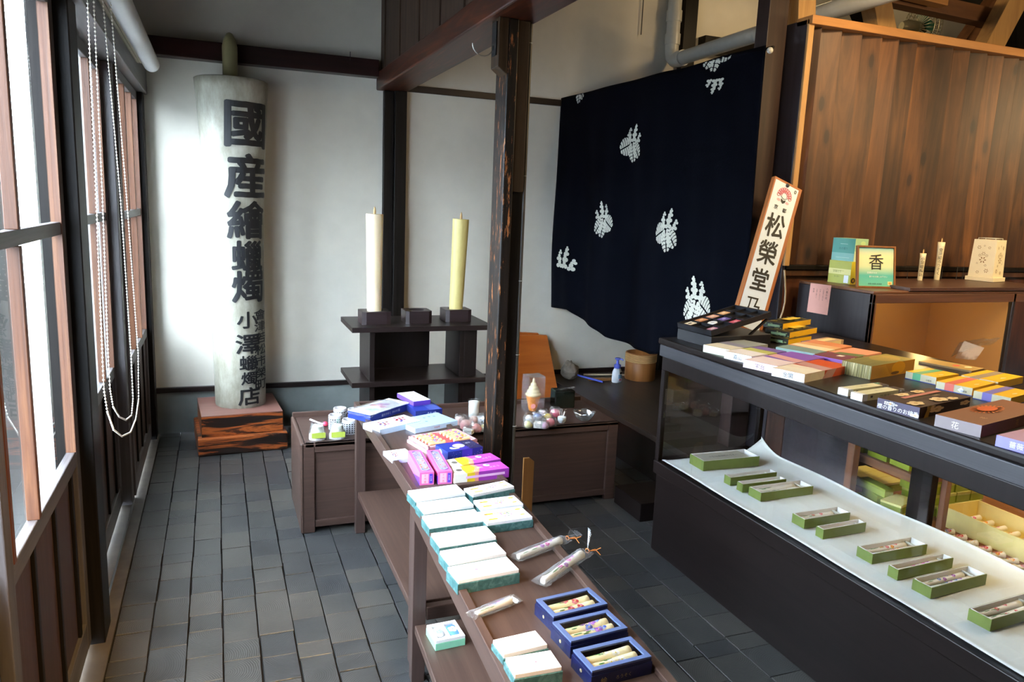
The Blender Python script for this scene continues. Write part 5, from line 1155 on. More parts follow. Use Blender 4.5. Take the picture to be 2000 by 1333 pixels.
# ------------------------------------------------ on the low cabinet
CZ = 0.45
def green_pack(px, label):
    c = hz(*px, CZ); o = empty('tealight_pack', (c.x, c.y, CZ), math.radians(rn.uniform(-8, 8)), label, 'candle pack', 'green packs on the low cabinet'); o.scale = (1.25, 1.25, 1.2)
    mb = MB(); mb.lathe([(0.030, 0), (0.032, 0.004), (0.032, 0.02), (0.03, 0.024)], 20, col('#F0F0EE'), Matrix.Scale(0.8, 4, (0, 1, 0))); mb.build('cup', o)
    mb = MB(); mb.box(-0.026, 0.026, -0.0295, -0.0275, 0.012, 0.034, col('#A8B84A')); mb.build('green_label', o)
    mb = MB(); mb.lathe([(0.026, 0.024), (0.024, 0.04), (0.02, 0.055)], 14, col('#DCE0D0')); 
    mb.build('wax', o)
    mb = MB(); mb.grid(lambda u, v: ((0.036-0.012*v)*math.cos(2*PI*u)*(1+0.12*noise.noise(Vector((u*9, v*4, c.x)))), (0.031-0.010*v)*math.sin(2*PI*u)*(1+0.12*noise.noise(Vector((u*9, v*4, c.x+3)))), 0.002+0.068*v), 20, 6, CLEAR, False); mb.build('clear_wrapping', o)
green_pack((620, 858), 'small clear pack with green label on the low cabinet, the left one')
green_pack((659, 856), 'small clear pack with green label and yellowish candle, the right one')
def lantern_cup(px, r, h, label, green=False, rows=5):
    c = hz(*px, CZ); o = empty('lattice_cup', (c.x, c.y, CZ), 0, label, 'candle cup', 'lattice cups on the low cabinet'); mb = MB(); n = 18
    mb.lathe([(r*0.96, 0), (r, 0.003), (r, h-0.004), (r*0.97, h), (r*0.85, h), (r*0.84, 0.01)], 36, plain('cup_white', '#CDD0D6', 0.35, 0.02)); mb.build('cup', o)
    mb = MB(); D = col('#1A2230')
    for k in range(n):
        a = 2*PI*k/n
        for j in range(rows):
            z0 = 0.008+j*(h-0.02)/rows; z1 = z0+(h-0.02)/rows*0.62; pts = [((r+0.0004)*math.cos(a+t), (r+0.0004)*math.sin(a+t), z) for t, z in ((-0.1, z0), (0.1, z0), (0.1, z1), (-0.1, z1))]
            mb.poly(pts, col('#3E9A78') if green and 0.6 < ((a+PI/2+0.6) % (2*PI)) < 1.3 else D)
    mb.build('lattice_print', o)
lantern_cup((655, 838), 0.034, 0.075, 'white paper lattice cup with green panel, beside the clear packs', True)
lantern_cup((683, 846), 0.037, 0.072, 'white paper lattice cup with dark windows close to the table end')
lantern_cup((664, 822), 0.034, 0.070, 'white paper lattice cup behind the green panelled one')
lantern_cup((692, 823), 0.034, 0.068, 'white paper lattice cup at the back right beside the table rim')
def pink_stick():
    a, b = hz(606, 820, CZ+0.008), hz(634, 831, CZ+0.008); o = empty('wrapped_stick', (b.x, b.y, CZ), 0, 'wrapped pink and white stick candle behind the clear packs', 'candle')
    mb = MB(); mb.tube([a-Vector((b.x, b.y, CZ)), Vector((0, 0, 0.008))], 0.005, 8, col('#E8DCE8')); mb.build('stick', o); mb = MB(); mb.ball((0.004, 0, 0.014), 0.014, col('#D03A58'), 10); mb.build('red_head', o)
pink_stick()
# candies and candle novelties on the right
def candy(px, r, c1, c2, label, shape=0, z=CZ):
    c = hz(*px, z+r*0.6); o = empty('wrapped_candle', (c.x, c.y, z), rn.uniform(-1, 1), label, 'candle', 'small wrapped candles on the low cabinet'); o.scale = (1.12,)*3; A, B = col(c1), col(c2)
    mb = MB()
    if shape == 0: mb.lathe([(r*0.75, 0.001), (r, r*0.25), (r, r*0.9), (r*0.9, r*1.05)], 16, A); mb.build('cup', o); mb = MB(); mb.lathe([(r*0.9, r*1.05), (r*0.75, r*1.3), (r*0.3, r*1.45)], 12, B); mb.build('wax', o)
    elif shape == 1:
        mb.box(-r, r, -r*0.8, r*0.8, 0.001, r*1.0, A); mb.build('block', o, bevel=0.003); mb = MB()
        for p in petals(0, 0, r*0.6): mb.poly([(x, y, r*1.0+0.0006) for x, y in p], B)
        mb.build('flower_print', o)
    else: mb.ball((0, 0, r*0.8), r*0.8, A, 10); mb.build('wax', o); mb = MB(); mb.ball((r*0.5, 0, r*0.6), r*0.55, B, 8); mb.build('petals', o)
    mb = MB(); sd = c.x*9
    mb.grid(lambda u, v: (r*1.18*math.cos(2*PI*u)*math.sin(PI*(0.08+0.84*v))**0.5*(1+0.2*noise.noise(Vector((u*8, v*5, sd)))), r*1.18*math.sin(2*PI*u)*math.sin(PI*(0.08+0.84*v))**0.5*(1+0.2*noise.noise(Vector((u*8, v*5, sd+4)))), max(0.0006, r*0.8-r*0.95*math.cos(PI*v)*(1+0.1*noise.noise(Vector((u*6, v*5, sd))))+r*0.16)), 14, 9, CLEAR, False)
    mb.build('clear_wrapping', o)
CAND = [((911, 832), 0.030, '#D88A8A', '#E0B0A8', 0, 'pinkish red cup candle in clear wrap at the left end of the wrapped candles'),
        ((930, 839), 0.026, '#E89A94', '#D87870', 2, 'round coral candle in clear wrap behind the table edge'),
        ((926, 822), 0.024, '#DCA09A', '#EAC8C0', 0, 'pale pink cup candle in clear wrap beside the white jar candle'),
        ((947, 822), 0.026, '#B8CCE4', '#E4E8F0', 0, 'pale blue cup candle in clear wrap against the worn post'),
        ((948, 838), 0.024, '#F0EEDC', '#E4D880', 0, 'white cup candle with yellow top next to the worn post'),
        ((1034, 822), 0.026, '#E4E4E8', '#D8C8D8', 2, 'white knobbly candle in clear wrap right of the worn post'),
        ((1031, 832), 0.022, '#E8E0A0', '#D8C840', 2, 'small yellow flower candle at the cabinet edge beside the post'),
        ((1050, 817), 0.024, '#C8D0E8', '#8AA0D8', 0, 'pale blue flowered cup candle in clear wrap under the parfait candle'),
        ((1054, 830), 0.027, '#E0E0DC', '#F2F2EE', 1, 'white square candle in clear wrap at the cabinet edge'),
        ((1070, 817), 0.022, '#E4C85A', '#F0E0A0', 2, 'yellow wrapped candle among the small wrapped candles'),
        ((1084, 809), 0.026, '#D8587A', '#E89AB0', 0, 'deep pink wrapped candle behind the yellow one'),
        ((1075, 828), 0.026, '#D8707A', '#C04A5A', 2, 'red wrapped candle at the cabinet edge beside the white glitter cup')]
CAND += [((899, 824), 0.026, '#E0A49C', '#F0D0C8', 0, 'salmon cup candle in clear wrap at the far left of the cluster beside the table'),
         ((938, 822), 0.024, '#D8DCE8', '#F0F0F4', 0, 'white cup candle in clear wrap directly behind the coral candle'),
         ((915, 843), 0.022, '#E8E4E0', '#F2F0EC', 1, 'small white square candle in clear wrap at the cabinet edge, left cluster'),
         ((1061, 811), 0.022, '#E8D8E0', '#C8B0D0', 2, 'pale lilac wrapped candle between the parfait box and the black packet'),
         ((1064, 834), 0.020, '#D8A8C8', '#E8C8D8', 2, 'small mauve wrapped candle squeezed beside the white square one')]
for a in CAND: candy(a[0], a[1], a[2], a[3], a[5], a[4])
def jar():
    c = hz(925, 815, CZ); o = empty('jar_candle', (c.x, c.y, CZ), 0, 'white candle in a clear tumbler standing above the wrapped candles', 'candle')
    mb = MB(); mb.lathe([(0.026, 0.002), (0.028, 0.02), (0.0285, 0.088), (0.02, 0.09)], 28, plain('white_wax', '#EFEEEA', 0.5, 0.02)); mb.build('wax_body', o)
    mb = MB(); mb.lathe([(0.029, 0.0), (0.0305, 0.02), (0.0315, 0.10)], 28, CLEAR, cap=False); mb.build('tumbler', o)
jar()
def parfait():
    c = hz(1040, 802, CZ); o = empty('parfait_candle', (c.x, c.y, CZ), 0, 'orange parfait candle with cream swirl in a clear box right of the post', 'candle'); o.scale = (1.12,)*3
    mb = MB(); AM = plain('amber_wax', '#E0861A', 0.3, 0.1, scale=12); mb.lathe([(0.017, 0.0), (0.022, 0.01), (0.028, 0.04), (0.038, 0.078)], 28, AM); mb.build('orange_part', o)
    mb = MB(); CRM = plain('whipped_cream_wax', '#EADCB4', 0.5, 0.03); prof = []
    for k in range(5):
        r = 0.041-0.0085*k; z = 0.078+0.017*k; prof += [(r*0.86, z), (r, z+0.005), (r*0.98, z+0.011), (r*0.8, z+0.016)]
    prof += [(0.004, 0.168), (0.001, 0.172)]; mb.lathe(prof, 28, CRM); mb.build('cream_swirl', o)
    mb = MB(); mb.box(-0.045, 0.045, -0.045, 0.045, 0.0, 0.185, CLEAR); mb.build('clear_box', o)
    mb = MB(); mb.lathe([(0.013, 0), (0.013, 0.0008)], 18, col('#E8A0A0'), frame((-0.018, -0.047, 0.035), (1, 0, 0), (0, 0, 1))); mb.build('sticker', o)
parfait()
def black_pack():
    c = hz(1102, 797, CZ); o = empty('black_packet', (c.x, c.y+0.03, CZ), math.radians(-6), 'black wrapped square packet behind the glitter cup on the low cabinet', 'packet')
    BP = plain('black_film', '#0C1412', 0.18, 0.1, bump=0.6, scale=25); mb = MB(); mb.box(-0.062, 0.062, -0.045, 0.045, 0, 0.105, BP); b = mb.build('packet_body', o, bevel=0.006)
    mb = MB(); mb.grid(lambda u, v: (-0.03+0.1*u, -0.02+0.03*v, 0.106+0.012*u*u+0.003*noise.noise(Vector((u*9, v*7, 0)))), 8, 4, CLEAR, False); mb.build('film_flap', o)
black_pack()
def glitter():
    c = hz(1097, 826, CZ); o = empty('glitter_cup', (c.x, c.y, CZ), 0, 'tiny glass cup of white glitter with thin curled wires, left of the glass bowl', 'candle')
    mb = MB(); mb.lathe([(0.016, 0.001), (0.022, 0.012), (0.024, 0.03), (0.02, 0.034), (0.008, 0.038)], 20, plain('glitter_white', '#DCE4EC', 0.3, 0.2, scale=400)); mb.build('wax', o)
    mb = MB(); mb.lathe([(0.018, 0.0), (0.0245, 0.012), (0.027, 0.036)], 20, CLEAR, cap=False); mb.build('cup', o)
    for k in range(7):
        mb = MB(); a = rn.uniform(0, 6); mb.tube([(0.01*math.cos(a), 0.01*math.sin(a), 0.034), (0.018*math.cos(a), 0.014*math.sin(a), 0.052+0.004*k), (0.024*math.cos(a+.5), 0.02*math.sin(a+.5), 0.058+0.003*k)], 0.0007, 4, PEARL); mb.build('curled_wire', o)
    mb = MB(); mb.tube([(0.006, 0, 0.034), (0.014, 0.0, 0.062)], 0.0028, 6, PEARL); mb.build('white_tip', o)
glitter()
def bowl():
    c = hz(1140, 822, CZ); o = empty('glass_bowl', (c.x, c.y, CZ), 0.3, 'small empty glass bowl with petal-shaped rim at the right end of the low cabinet', 'bowl'); o.scale = (1.22,)*3
    g = glass('bowl_glass', (0.88, 0.93, 0.94), 1.6, 0.03, 0.05)
    def S(r0, r1, h, flip):
        def fn(u, v):
            a = 2*PI*u; pet = abs(math.sin(2.5*a)); r = r0+(r1-r0)*v**0.6; rr = r*(1+0.13*v*pet); return (rr*math.cos(a), rr*math.sin(a), 0.003+h*v**1.5*(0.82+0.18*pet)+(0.003 if flip else 0))
        return fn
    mb = MB(); mb.grid(S(0.016, 0.046, 0.042, False), 60, 10, g); mb.poly([(0.016*math.cos(2*PI*i/60), 0.016*math.sin(2*PI*i/60), 0.003) for i in range(60)], g); o2 = mb.build('bowl_body', o, solid=0.003)
bowl()
# ================================================================== SHOWCASE GOODS
GZ = 0.4575
GREEN = plain('green_box_paper', '#70803C', 0.5, 0.04); GREYI = plain('box_liner', '#C8C6BC', 0.7, 0.03)
def green_open(corners, label, candles, flowers, lid=False, h=0.036):
    ctr, ang, L, W = fit(*corners, GZ+h)
    o = empty('green_candle_box', (ctr.x, ctr.y, GZ), ang, label, 'box', 'open green boxes in the showcase')
    t = 0.0025; l, w = L/2, W/2; mb = MB(); mb.box(-l, l, -w, w, 0, 0.004, GREEN)
    for a in ((-l, -l+t, -w, w), (l-t, l, -w, w), (-l+t, l-t, -w, -w+t), (-l+t, l-t, w-t, w)): mb.box(*a, 0.004, h, GREEN)
    mb.build('base', o)
    mb = MB(); mb.box(-l+t, l-t, -w+t, w-t, 0.004, 0.008, GREYI)
    for a in ((-l+t, -l+2*t, -w+t, w-t), (l-2*t, l-t, -w+t, w-t), (-l+2*t, l-2*t, -w+t, -w+2*t), (-l+2*t, l-2*t, w-2*t, w-t)): mb.box(*a, 0.008, h+0.001, WHITE)
    mb.build('liner', o)
    mb = MB(); mb.box(l*0.72, l*0.72+0.002, -w+2*t, w-2*t, 0.008, h*0.8, GREYI); mb.build('divider', o)
    if lid:
        mb = MB(); mb.box(-l+2*t, l*0.7, -w+2*t, w-2*t, h-0.006, h-0.003, plain('grey_inner_paper', '#B4B0A2', 0.6, 0.03)); mb.build('cover_card', o)
    Mw = Matrix.Translation(o.location) @ Matrix.Rotation(ang, 4, 'Z'); n = candles
    for k in range(n):
        y = 0 if n == 1 else (k-(n-1)/2)*(2*w-4*t)/n; r = min(0.013, (w-2*t)/n*0.78)
        if lid: r = min(r, 0.0105)
        nm = '' if n == 1 else ('nearer ', 'farther ')[k]
        painted_candle(Mw @ Vector((-l+0.012, y, 0.0085+r)), Mw @ Vector((l*0.70, y, 0.0085+r)), r, '%spainted candle in %s' % (nm, label.split(';')[0].replace('open ', '')), flowers, None, seed=k+len(bpy.data.objects))
    return o, L, W, ang
o, L, W, a_ = green_open([(1375, 902), (1483.8, 892), (1357, 886)], 'broad green box at the far end; x', 1, ('blue',), True, 0.046)
bpy.data.objects[o.name]['label'] = 'broad green box with black brush writing on grey card, farthest in the showcase'
vs, fs = glyphs('十五匁清浄和ろうそく', 0.016); mb = MB(); mb.add([(v.x-0.01, v.y*1.2, 0.0435) for v in vs], fs, INK); mb.build('lettering', o)
green_open([(1427.5, 934), (1517.5, 923), (1416.3, 927.3)], 'narrow green box second from the far end; white candle', 1, ('white',))
green_open([(1451.5, 947), (1536, 936.6), (1441.6, 940.4)], 'short narrow green box third from the far end', 1, ('white',))
green_open([(1487, 964), (1588.8, 950.3), (1465, 951)], 'wide green box fourth from the far end', 2, ('white',))
green_open([(1572, 1016), (1661, 1002), (1549, 1003)], 'green box with red flowered candles past the middle', 2, ('red',))
green_open([(1609, 1036), (1692, 1021.6), (1596, 1028)], 'narrow green box with one small red flowered candle', 1, ('red',))
green_open([(1705, 1083.6), (1811.5, 1064.4), (1676, 1067)], 'green box with orange and green candles', 2, ('orange', 'red'))
green_open([(1755, 1114.7), (1862.4, 1090.8), (1738, 1104)], 'narrow green box with one magenta flowered candle', 1, ('pink', 'purple'))
green_open([(1820, 1149.7), (1928, 1122.4), (1786, 1130)], 'green box with two blue and violet flowered candles', 2, ('blue', 'purple'))
green_open([(1937, 1212), (2046, 1180), (1896, 1188)], 'green box with red candles at the right photo edge', 2, ('red',))
for o in list(bpy.data.objects):
    if o.name.startswith('green_candle_box') and 'label' in o:
        s = o['label']; o['label'] = (s if s.startswith(('green', 'narrow', 'short', 'wide', 'broad')) else s).replace(';', ' with')

# ------------------------------------------------ on top of the counter
KZ = 1.030
def on(corners, name, label, cat, h, top, side=None, **kw): return carton(name, label, cat, corners, kw.pop('z', KZ), h, top, side, **kw)
# black stand with tilted tray of small incense samples
def sample_stand():
    a, b, c = hz(1324.5, 660, KZ), hz(1382, 680, KZ), hz(1501, 650, KZ)
    d = Vector((a.x-b.x, a.y-b.y)); L = 0.34; ang = math.radians(4); W = 0.235
    BK = plain('black_stand_board', '#16161A', 0.45, 0.1)
    o = empty('sample_stand', (b.x+L/2*0.99, b.y+W/2, KZ), ang, 'black display stand with tilted compartment tray of small samples on the counter', 'display stand'); l, w = L/2, W/2
    mb = MB(); mb.box(-l, l, -w, w, 0, 0.050, BK); mb.build('lower_box', o, bevel=0.002)
    tl = empty('tmp', (0, 0, 0)); bpy.data.objects.remove(tl)
    al = math.radians(-13); M = Matrix.Translation((-l, 0, 0.053)) @ Matrix.Rotation(al, 4, 'Y')
    mb = MB(); mb.box(0, L, -w, w, 0, 0.008, BK, M)
    for a4 in ((0, 0.008, -w, w), (L-0.008, L, -w, w), (0.008, L-0.008, -w, -w+0.008), (0.008, L-0.008, w-0.008, w)): mb.box(a4[0], a4[1], a4[2], a4[3], 0.008, 0.024, BK, M)
    for k in range(1, 5): mb.box(0.008+k*(L-0.016)/5-0.0015, 0.008+k*(L-0.016)/5+0.0015, -w+.008, w-.008, 0.008, 0.020, BK, M)
    for k in range(1, 3): mb.box(0.008, L-0.008, -w+k*W/3-0.0015, -w+k*W/3+0.0015, 0.008, 0.020, BK, M)
    mb.build('tray', o)
    mb = MB(); mb.hexa([(l*0.3, w-0.02, 0.050), (l*0.3+0.012, w-0.02, 0.050), (l*0.3+0.012, w-0.008, 0.050), (l*0.3, w-0.008, 0.050), (l*0.86, w-0.02, 0.12), (l*0.86+0.012, w-0.02, 0.12), (l*0.86+0.012, w-0.008, 0.12), (l*0.86, w-0.008, 0.12)], BK)
    mb.hexa([(l*0.3, -w+.008, 0.050), (l*0.3+0.012, -w+.008, 0.050), (l*0.3+0.012, -w+.02, 0.050), (l*0.3, -w+.02, 0.050), (l*0.86, -w+.008, 0.12), (l*0.86+0.012, -w+.008, 0.12), (l*0.86+0.012, -w+.02, 0.12), (l*0.86, -w+.02, 0.12)], BK); mb.build('tray_support', o)
    Mo = Matrix.Translation(o.location) @ Matrix.Rotation(ang, 4, 'Z')
    for i, j, c1, c2, lab in ((0, 2, '#E6D8B8', '#4A4038', 'cream sample card with dark mark in the lowest tray corner'), (0, 0, '#C88AA0', '#E8E0D0', 'small pinkish sample packet at the near bottom of the black tray'), (1, 1, '#E8E4DC', '#B8C0C8', 'round pale sample packet in the lower middle of the black tray'), (1, 2, '#C8885A', '#E8C8A0', 'tan sample packet in the far lower row of the black tray'), (2, 2, '#D8A088', '#E8E0D0', 'salmon sample packet in the far row, middle of the black tray'), (2, 1, '#6A5A98', '#C8C0E0', 'violet sample packet in the centre of the black tray'), (2, 0, '#C8586A', '#E8B0B8', 'red sample packet in the near row of the black tray'), (3, 2, '#D8A878', '#F0D8B8', 'peach sample packet in the upper far part of the black tray')):
        x = 0.008+(i+.5)*(L-.016)/5; y = -w+(j+.5)*W/3; p = Mo @ (M @ Vector((x, y, 0.0085)))
        q = empty('sample_packet', p, 0, lab, 'sample packet', 'sample packets in the black tray'); q.matrix_world = Mo @ M @ Matrix.Translation((x, y, 0.0085)) 
        mb = MB(); mb.prism(ellp(0, 0, 0.021, 0.022, 18 if i == 1 and j == 1 else 4, PI/4) if i == 1 and j == 1 else rect(-0.022, -0.022, 0.022, 0.022), 0, 0.008, col(c1)); mb.build('packet', q, bevel=0.001)
        mb = MB(); mb.poly([(x_, y_, 0.0085) for x_, y_ in ellp(0, 0, 0.010, 0.008, 10)], col(c2)); mb.build('mark', q)
sample_stand()
# stack of yellow boxes with black patterned tops
YE = col('#EDB81E', 0.4); PAT = col('#25261C')
def ybox(corners, z, label, seed, h=0.026):
    r = random.Random(seed); sp = [('top', col(r.choice(('#8A8A4A', '#C8B84A', '#5A6A3A', '#A8A070'))), ellp(r.uniform(-.45, .45), r.uniform(-.4, .4), .025, .06, 6)) for _ in range(42)]
    sp += [('left', col(r.choice(('#9AA86A', '#6A7A4A'))), ellp(r.uniform(-.45, .45), r.uniform(-.4, .4), .04, .1, 6)) for _ in range(14)]+[('left', col('#A8C89A'), rect(-.25, -.22, .35, .2)), ('top', col('#E8C84A'), rect(-.1, -.22, .34, .2))]
    return on(corners, 'incense_box', label, 'box', h, PAT, YE, art=sp, left=PAT, z=z, text=[('left', '沈香', 0.012, .05, 0, INK)])
B0 = 1.030
ybox([(1540, 664), (1585, 657), (1502, 648)], B0, 'dark patterned incense box at the bottom of the yellow sided stack', 1)
ybox([(1543, 650), (1596, 640.5), (1504, 641)], B0+0.0265, 'yellow sided incense box in the middle of the stack of three', 2)
ybox([(1529.5, 633), (1584, 624), (1500, 626)], B0+0.053, 'yellow sided incense box on top of the stack of three', 3)
# sleeves of incense
def inc(corners, label, h, base, bands, name='incense_box', txt=None, left='#EDEFF0', group='patterned incense boxes on the counter', side=None):
    art = [('top', col(c), p) for c, p in bands]+[('front', col(c), [(x, (-.5 if y < 0 else .5)) for x, y in p]) for c, p in bands if len(p) == 4]
    return on(corners, name, label, 'box', h, col(base), col(side or base), art=art, left=col(left), group=group, text=[('left', txt, 0.021, .0, 0, INK)] if txt else [])
BAND = [(-.45, -.5), (-.1, -.5), (.05, .5), (-.30, .5)]
inc([(1425, 684), (1500, 673), (1387, 672)], 'grey green incense box with cream band, nearest the black stand', 0.030, '#9AA09A', [('#E6DCC0', rect(-.5, -.5, -.15, .5)), ('#8E8A9A', [(-.15, -.5), (.0, -.5), (.12, .5), (-.1, .5)])], left='#CFD6B8')
inc([(1468, 697), (1536, 687), (1426, 684.5)], 'pale green incense box with white end lettered in black, second in the row', 0.030, '#C9C86A', [('#F0E6DC', rect(-.5, -.5, -.05, .5)), ('#7A62A8', rect(.22, -.5, .5, .5))], txt='嘉山')
inc([(1518, 716), (1610, 699), (1470, 699.5)], 'pink and violet incense box lettered in black, third in the row', 0.030, '#8A5AB8', [('#F2DCD4', rect(-.5, -.5, -.12, .5)), ('#E0A8A0', [(-.12, -.5), (.08, -.5), (.16, .5), (-.02, .5)])], txt='宇治', left='#E8C8E0')
inc([(1572, 732), (1661, 714), (1522, 716)], 'orange red incense box with cream flap lettered in black, nearest in the row', 0.030, '#D2501E', [('#F2E0C0', rect(-.5, -.5, -.08, .5)), ('#C8948A', [(-.12, -.5), (.10, -.5), (.18, .5), (-.02, .5)]), ('#F6E8C8', [(-.42, -.5), (-.16, -.5), (-.26, .4), (-.36, .4)])], txt='金閣')
inc([(1592, 691.5), (1664, 676), (1542, 673)], 'grey blue and orange incense box behind the violet one', 0.030, '#D88A5A', [('#7E9A94', rect(-.5, -.5, -.2, .5)), ('#F0E0B8', [(-.22, -.5), (.02, -.5), (.12, .5), (-.14, .5)]), ('#E0B07A', rect(.02, -.5, .2, .5))], left='#8AA8A4')
inc([(1645, 704), (1722, 689), (1598, 691.5)], 'plum and salmon incense box between the orange one and the golden one', 0.030, '#E49A78', [('#7A3A4A', rect(-.5, -.5, -.1, .5)), ('#6A7A4A', [(-.1, -.5), (.12, -.5), (.0, .3), (-.16, .3)]), ('#F0ECE0', rect(-.3, -.2, -.2, .0))], left='#8A5AA8')
inc([(1597, 673), (1648, 664), (1572, 666)], 'blue patterned incense box with cream label at the back of the row', 0.022, '#B89A7A', [('#5A5AA8', rect(-.5, -.5, -.2, .5)), ('#F0D8A0', rect(-.2, -.2, .4, .25))], left='#4A4AA0')
# golden box with grass pattern
r_ = random.Random(5); ART = [('top', col('#8E8448'), rect(-.5, -.5, .3, .5)), ('top', col('#B89A4A'), ellp(.16, .05, .24, .42, 24)), ('front', col('#C08A2A'), rect(-.5, -.5, .5, .5)), ('front', col('#E0A41E'), ellp(.12, .05, .16, .5, 18)), ('front', col('#6A4A22'), ellp(.05, -.3, .1, .12, 9))]
for k in range(16): ART.append(('front', col('#E8B84A'), rect(-.5, -.46+k*.058, -.05-.01*k, -.445+k*.058)))
for k in range(44): x = -.5+k/44; ART.append(('left', col(r_.choice(('#D8CC98', '#6A6238', '#B8A868'))), [(x, -.5), (x+.009, -.5), (x+.02+r_.uniform(-.02, .02), .5), (x+.012, .5)]))
for k in range(20): y = -.5+k/20; ART.append(('top', col(r_.choice(('#A8A068', '#6E6838'))), [(-.5, y), (.2, y+.05), (.2, y+.058), (-.5, y+.014)]))
on([(1703, 716), (1787, 702), (1648, 704)], 'incense_box', 'large golden incense box with grass pattern, thickest box behind the white sleeves', 'box', 0.050, col('#9C8A40'), col('#B8842A'), art=ART, left=col('#8A8250'), group='patterned incense boxes on the counter')
# two pale slim sleeves with clear ends
for c, lab in (([(1657, 762), (1724, 753.5), (1644, 756)], 'slim cream incense sleeve with white end, the farther of two'), ([(1685, 772), (1755, 762), (1671, 765)], 'slim cream incense sleeve with white end, the nearer of two')):
    o, L, W = on(c, 'incense_sleeve', lab, 'box', 0.022, col('#E2D6A4'), col('#E2D6A4'), art=[('front', WHITE, rect(-.5, -.5, -.36, .5)), ('top', WHITE, rect(-.5, -.5, -.4, .5)), ('front', col('#4A4438'), rect(-.28, -.12, -.22, .22))], left=WHITE, group='slim incense sleeves', text=[('front', 'お香 白檀の香り', 0.008, .12, 0, col('#5A5040')), ('top', '煙の少ない', 0.008, .1, 0, col('#5A5040'))])
    mb = MB(); mb.box(L/2+0.0004, L/2+0.035, -W/2, W/2, 0, 0.022, CLEAR); mb.build('clear_end', o)
# yellow sleeves with coloured bands
for c, band, lab in (([(1829, 738), (1873, 731), (1773, 725)], '#5AA87A', 'yellow sleeve box with green band, farthest of the near three'), ([(1900, 759), (1944.5, 748), (1838, 743)], '#D86A5A', 'yellow sleeve box with red band and white sticker, middle of three'), ([(1975, 778), (2019, 766), (1907, 762)], '#7A72B8', 'yellow sleeve box with violet band, nearest of the near three'), ([(1950, 747), (1999, 736), (1893, 730)], '#9A8A72', 'yellow sleeve box with brown band lying behind the other three')):
    B = [('top', col(band), rect(-.5, .0, .5, .26)), ('left', col(band), rect(-.26, -.42, -.0, .5)), ('left', col('#2A3A8A'), rect(-.5, -.5, .5, -.40)), ('front', col('#2A3A8A'), rect(-.5, -.5, .5, -.42)), ('top', col('#F4D890'), ellp(-.05, -.32, .1, .05, 10))]
    if 'sticker' in lab: B.append(('left', col('#E8EEF4'), [(.10, -.05), (.2, -.3), (.3, -.1), (.2, .35)]))
    on(c, 'sleeve_box', lab, 'box', 0.028, YE, YE, art=B, left=col('#C4BC9C'), group='yellow sleeve boxes', text=[('left', '白檀香', 0.007, .28, -.1, INK)])
# dark box with pale blossoms
BL = []
for f, x, y, s in (('top', -.12, .42, .13), ('top', .18, .4, .12), ('top', -.38, -.25, .14), ('top', .02, -.3, .15), ('top', .2, -.42, .1), ('front', -.18, .05, .17), ('front', .38, .1, .13), ('front', -.3, .4, .1), ('left', -.18, .2, .2), ('left', .42, -.3, .16)):
    k = 2.2 if f == 'top' else (3.2 if f == 'front' else 2.0)
    for p in petals(0, 0, 1): BL.append((f, col('#EBCB92' if f != 'left' else '#E4E0E8'), [(max(-.5, min(.5, x+a*s*.9)), max(-.5, min(.5, y+b*s*k*.55))) for a, b in p]))
    BL.append((f, col('#C89A4A'), [(max(-.5, min(.5, x+a*s*.2)), max(-.5, min(.5, y+b*s*.3))) for a, b in ellp(0, 0, 1, 1, 8)]))
BL += [('top', col('#C8786A'), rect(-.32, .08, .4, .2)), ('front', col('#A8842A'), [(-.42, -.5), (-.34, -.5), (-.3, .5), (-.36, .5)])]
on([(1797, 797), (1896, 776), (1731, 774)], 'incense_box', 'dark brown incense box with pale blossoms and pink band near the counter front', 'box', 0.034, col('#3A2420'), col('#33201C'), art=BL, left=col('#4A4258'), text=[('left', '櫻の香りのお線香', 0.016, .0, -.18, WHITE), ('left', '花道', 0.018, -.18, .22, INK), ('top', 'SAKURA'[:0]+'お線香', 0.012, .2, -.02, col('#D8C8A0'))])
# brown box with orange blossom
BL = []
for k in range(22):
    a = 2*PI*k/22; BL.append(('top', col(('#E2691E', '#EE8436')[k % 2]), [(.02+.04*math.cos(a+.3), .16+.10*math.sin(a+.3)), (.02+.19*math.cos(a-.05), .16+.27*math.sin(a-.05)), (.02+.19*math.cos(a+.10), .16+.27*math.sin(a+.10)), (.02+.04*math.cos(a-.3), .16+.10*math.sin(a-.3))]))
BL.append(('top', col('#E8601A'), ellp(.02, .16, .11, .17, 18)))
on([(1918, 832), (2046, 799), (1840, 807)], 'incense_box', 'large brown incense box with an orange blossom on the lid', 'box', 0.034, col('#8E5636'), col('#7A4226'), art=BL, left=col('#8E8284'), text=[('left', '花', 0.022, -.05, .0, WHITE), ('top', '花', 0.018, -.28, -.2, col('#E2B27A')), ('front', '花', 0.020, .02, 0, col('#C8862E'))])
on([(2030, 872), (2120, 850), (1960, 847)], 'incense_box', 'violet incense box cut off by the right edge of the photo', 'box', 0.030, col('#C89AB0'), col('#9A8AD8'), art=[('top', WHITE, ellp(-.2, 0, .1, .14, 10))], left=col('#8C86E0'), text=[('left', '薔薇', 0.018, 0, 0, WHITE)])
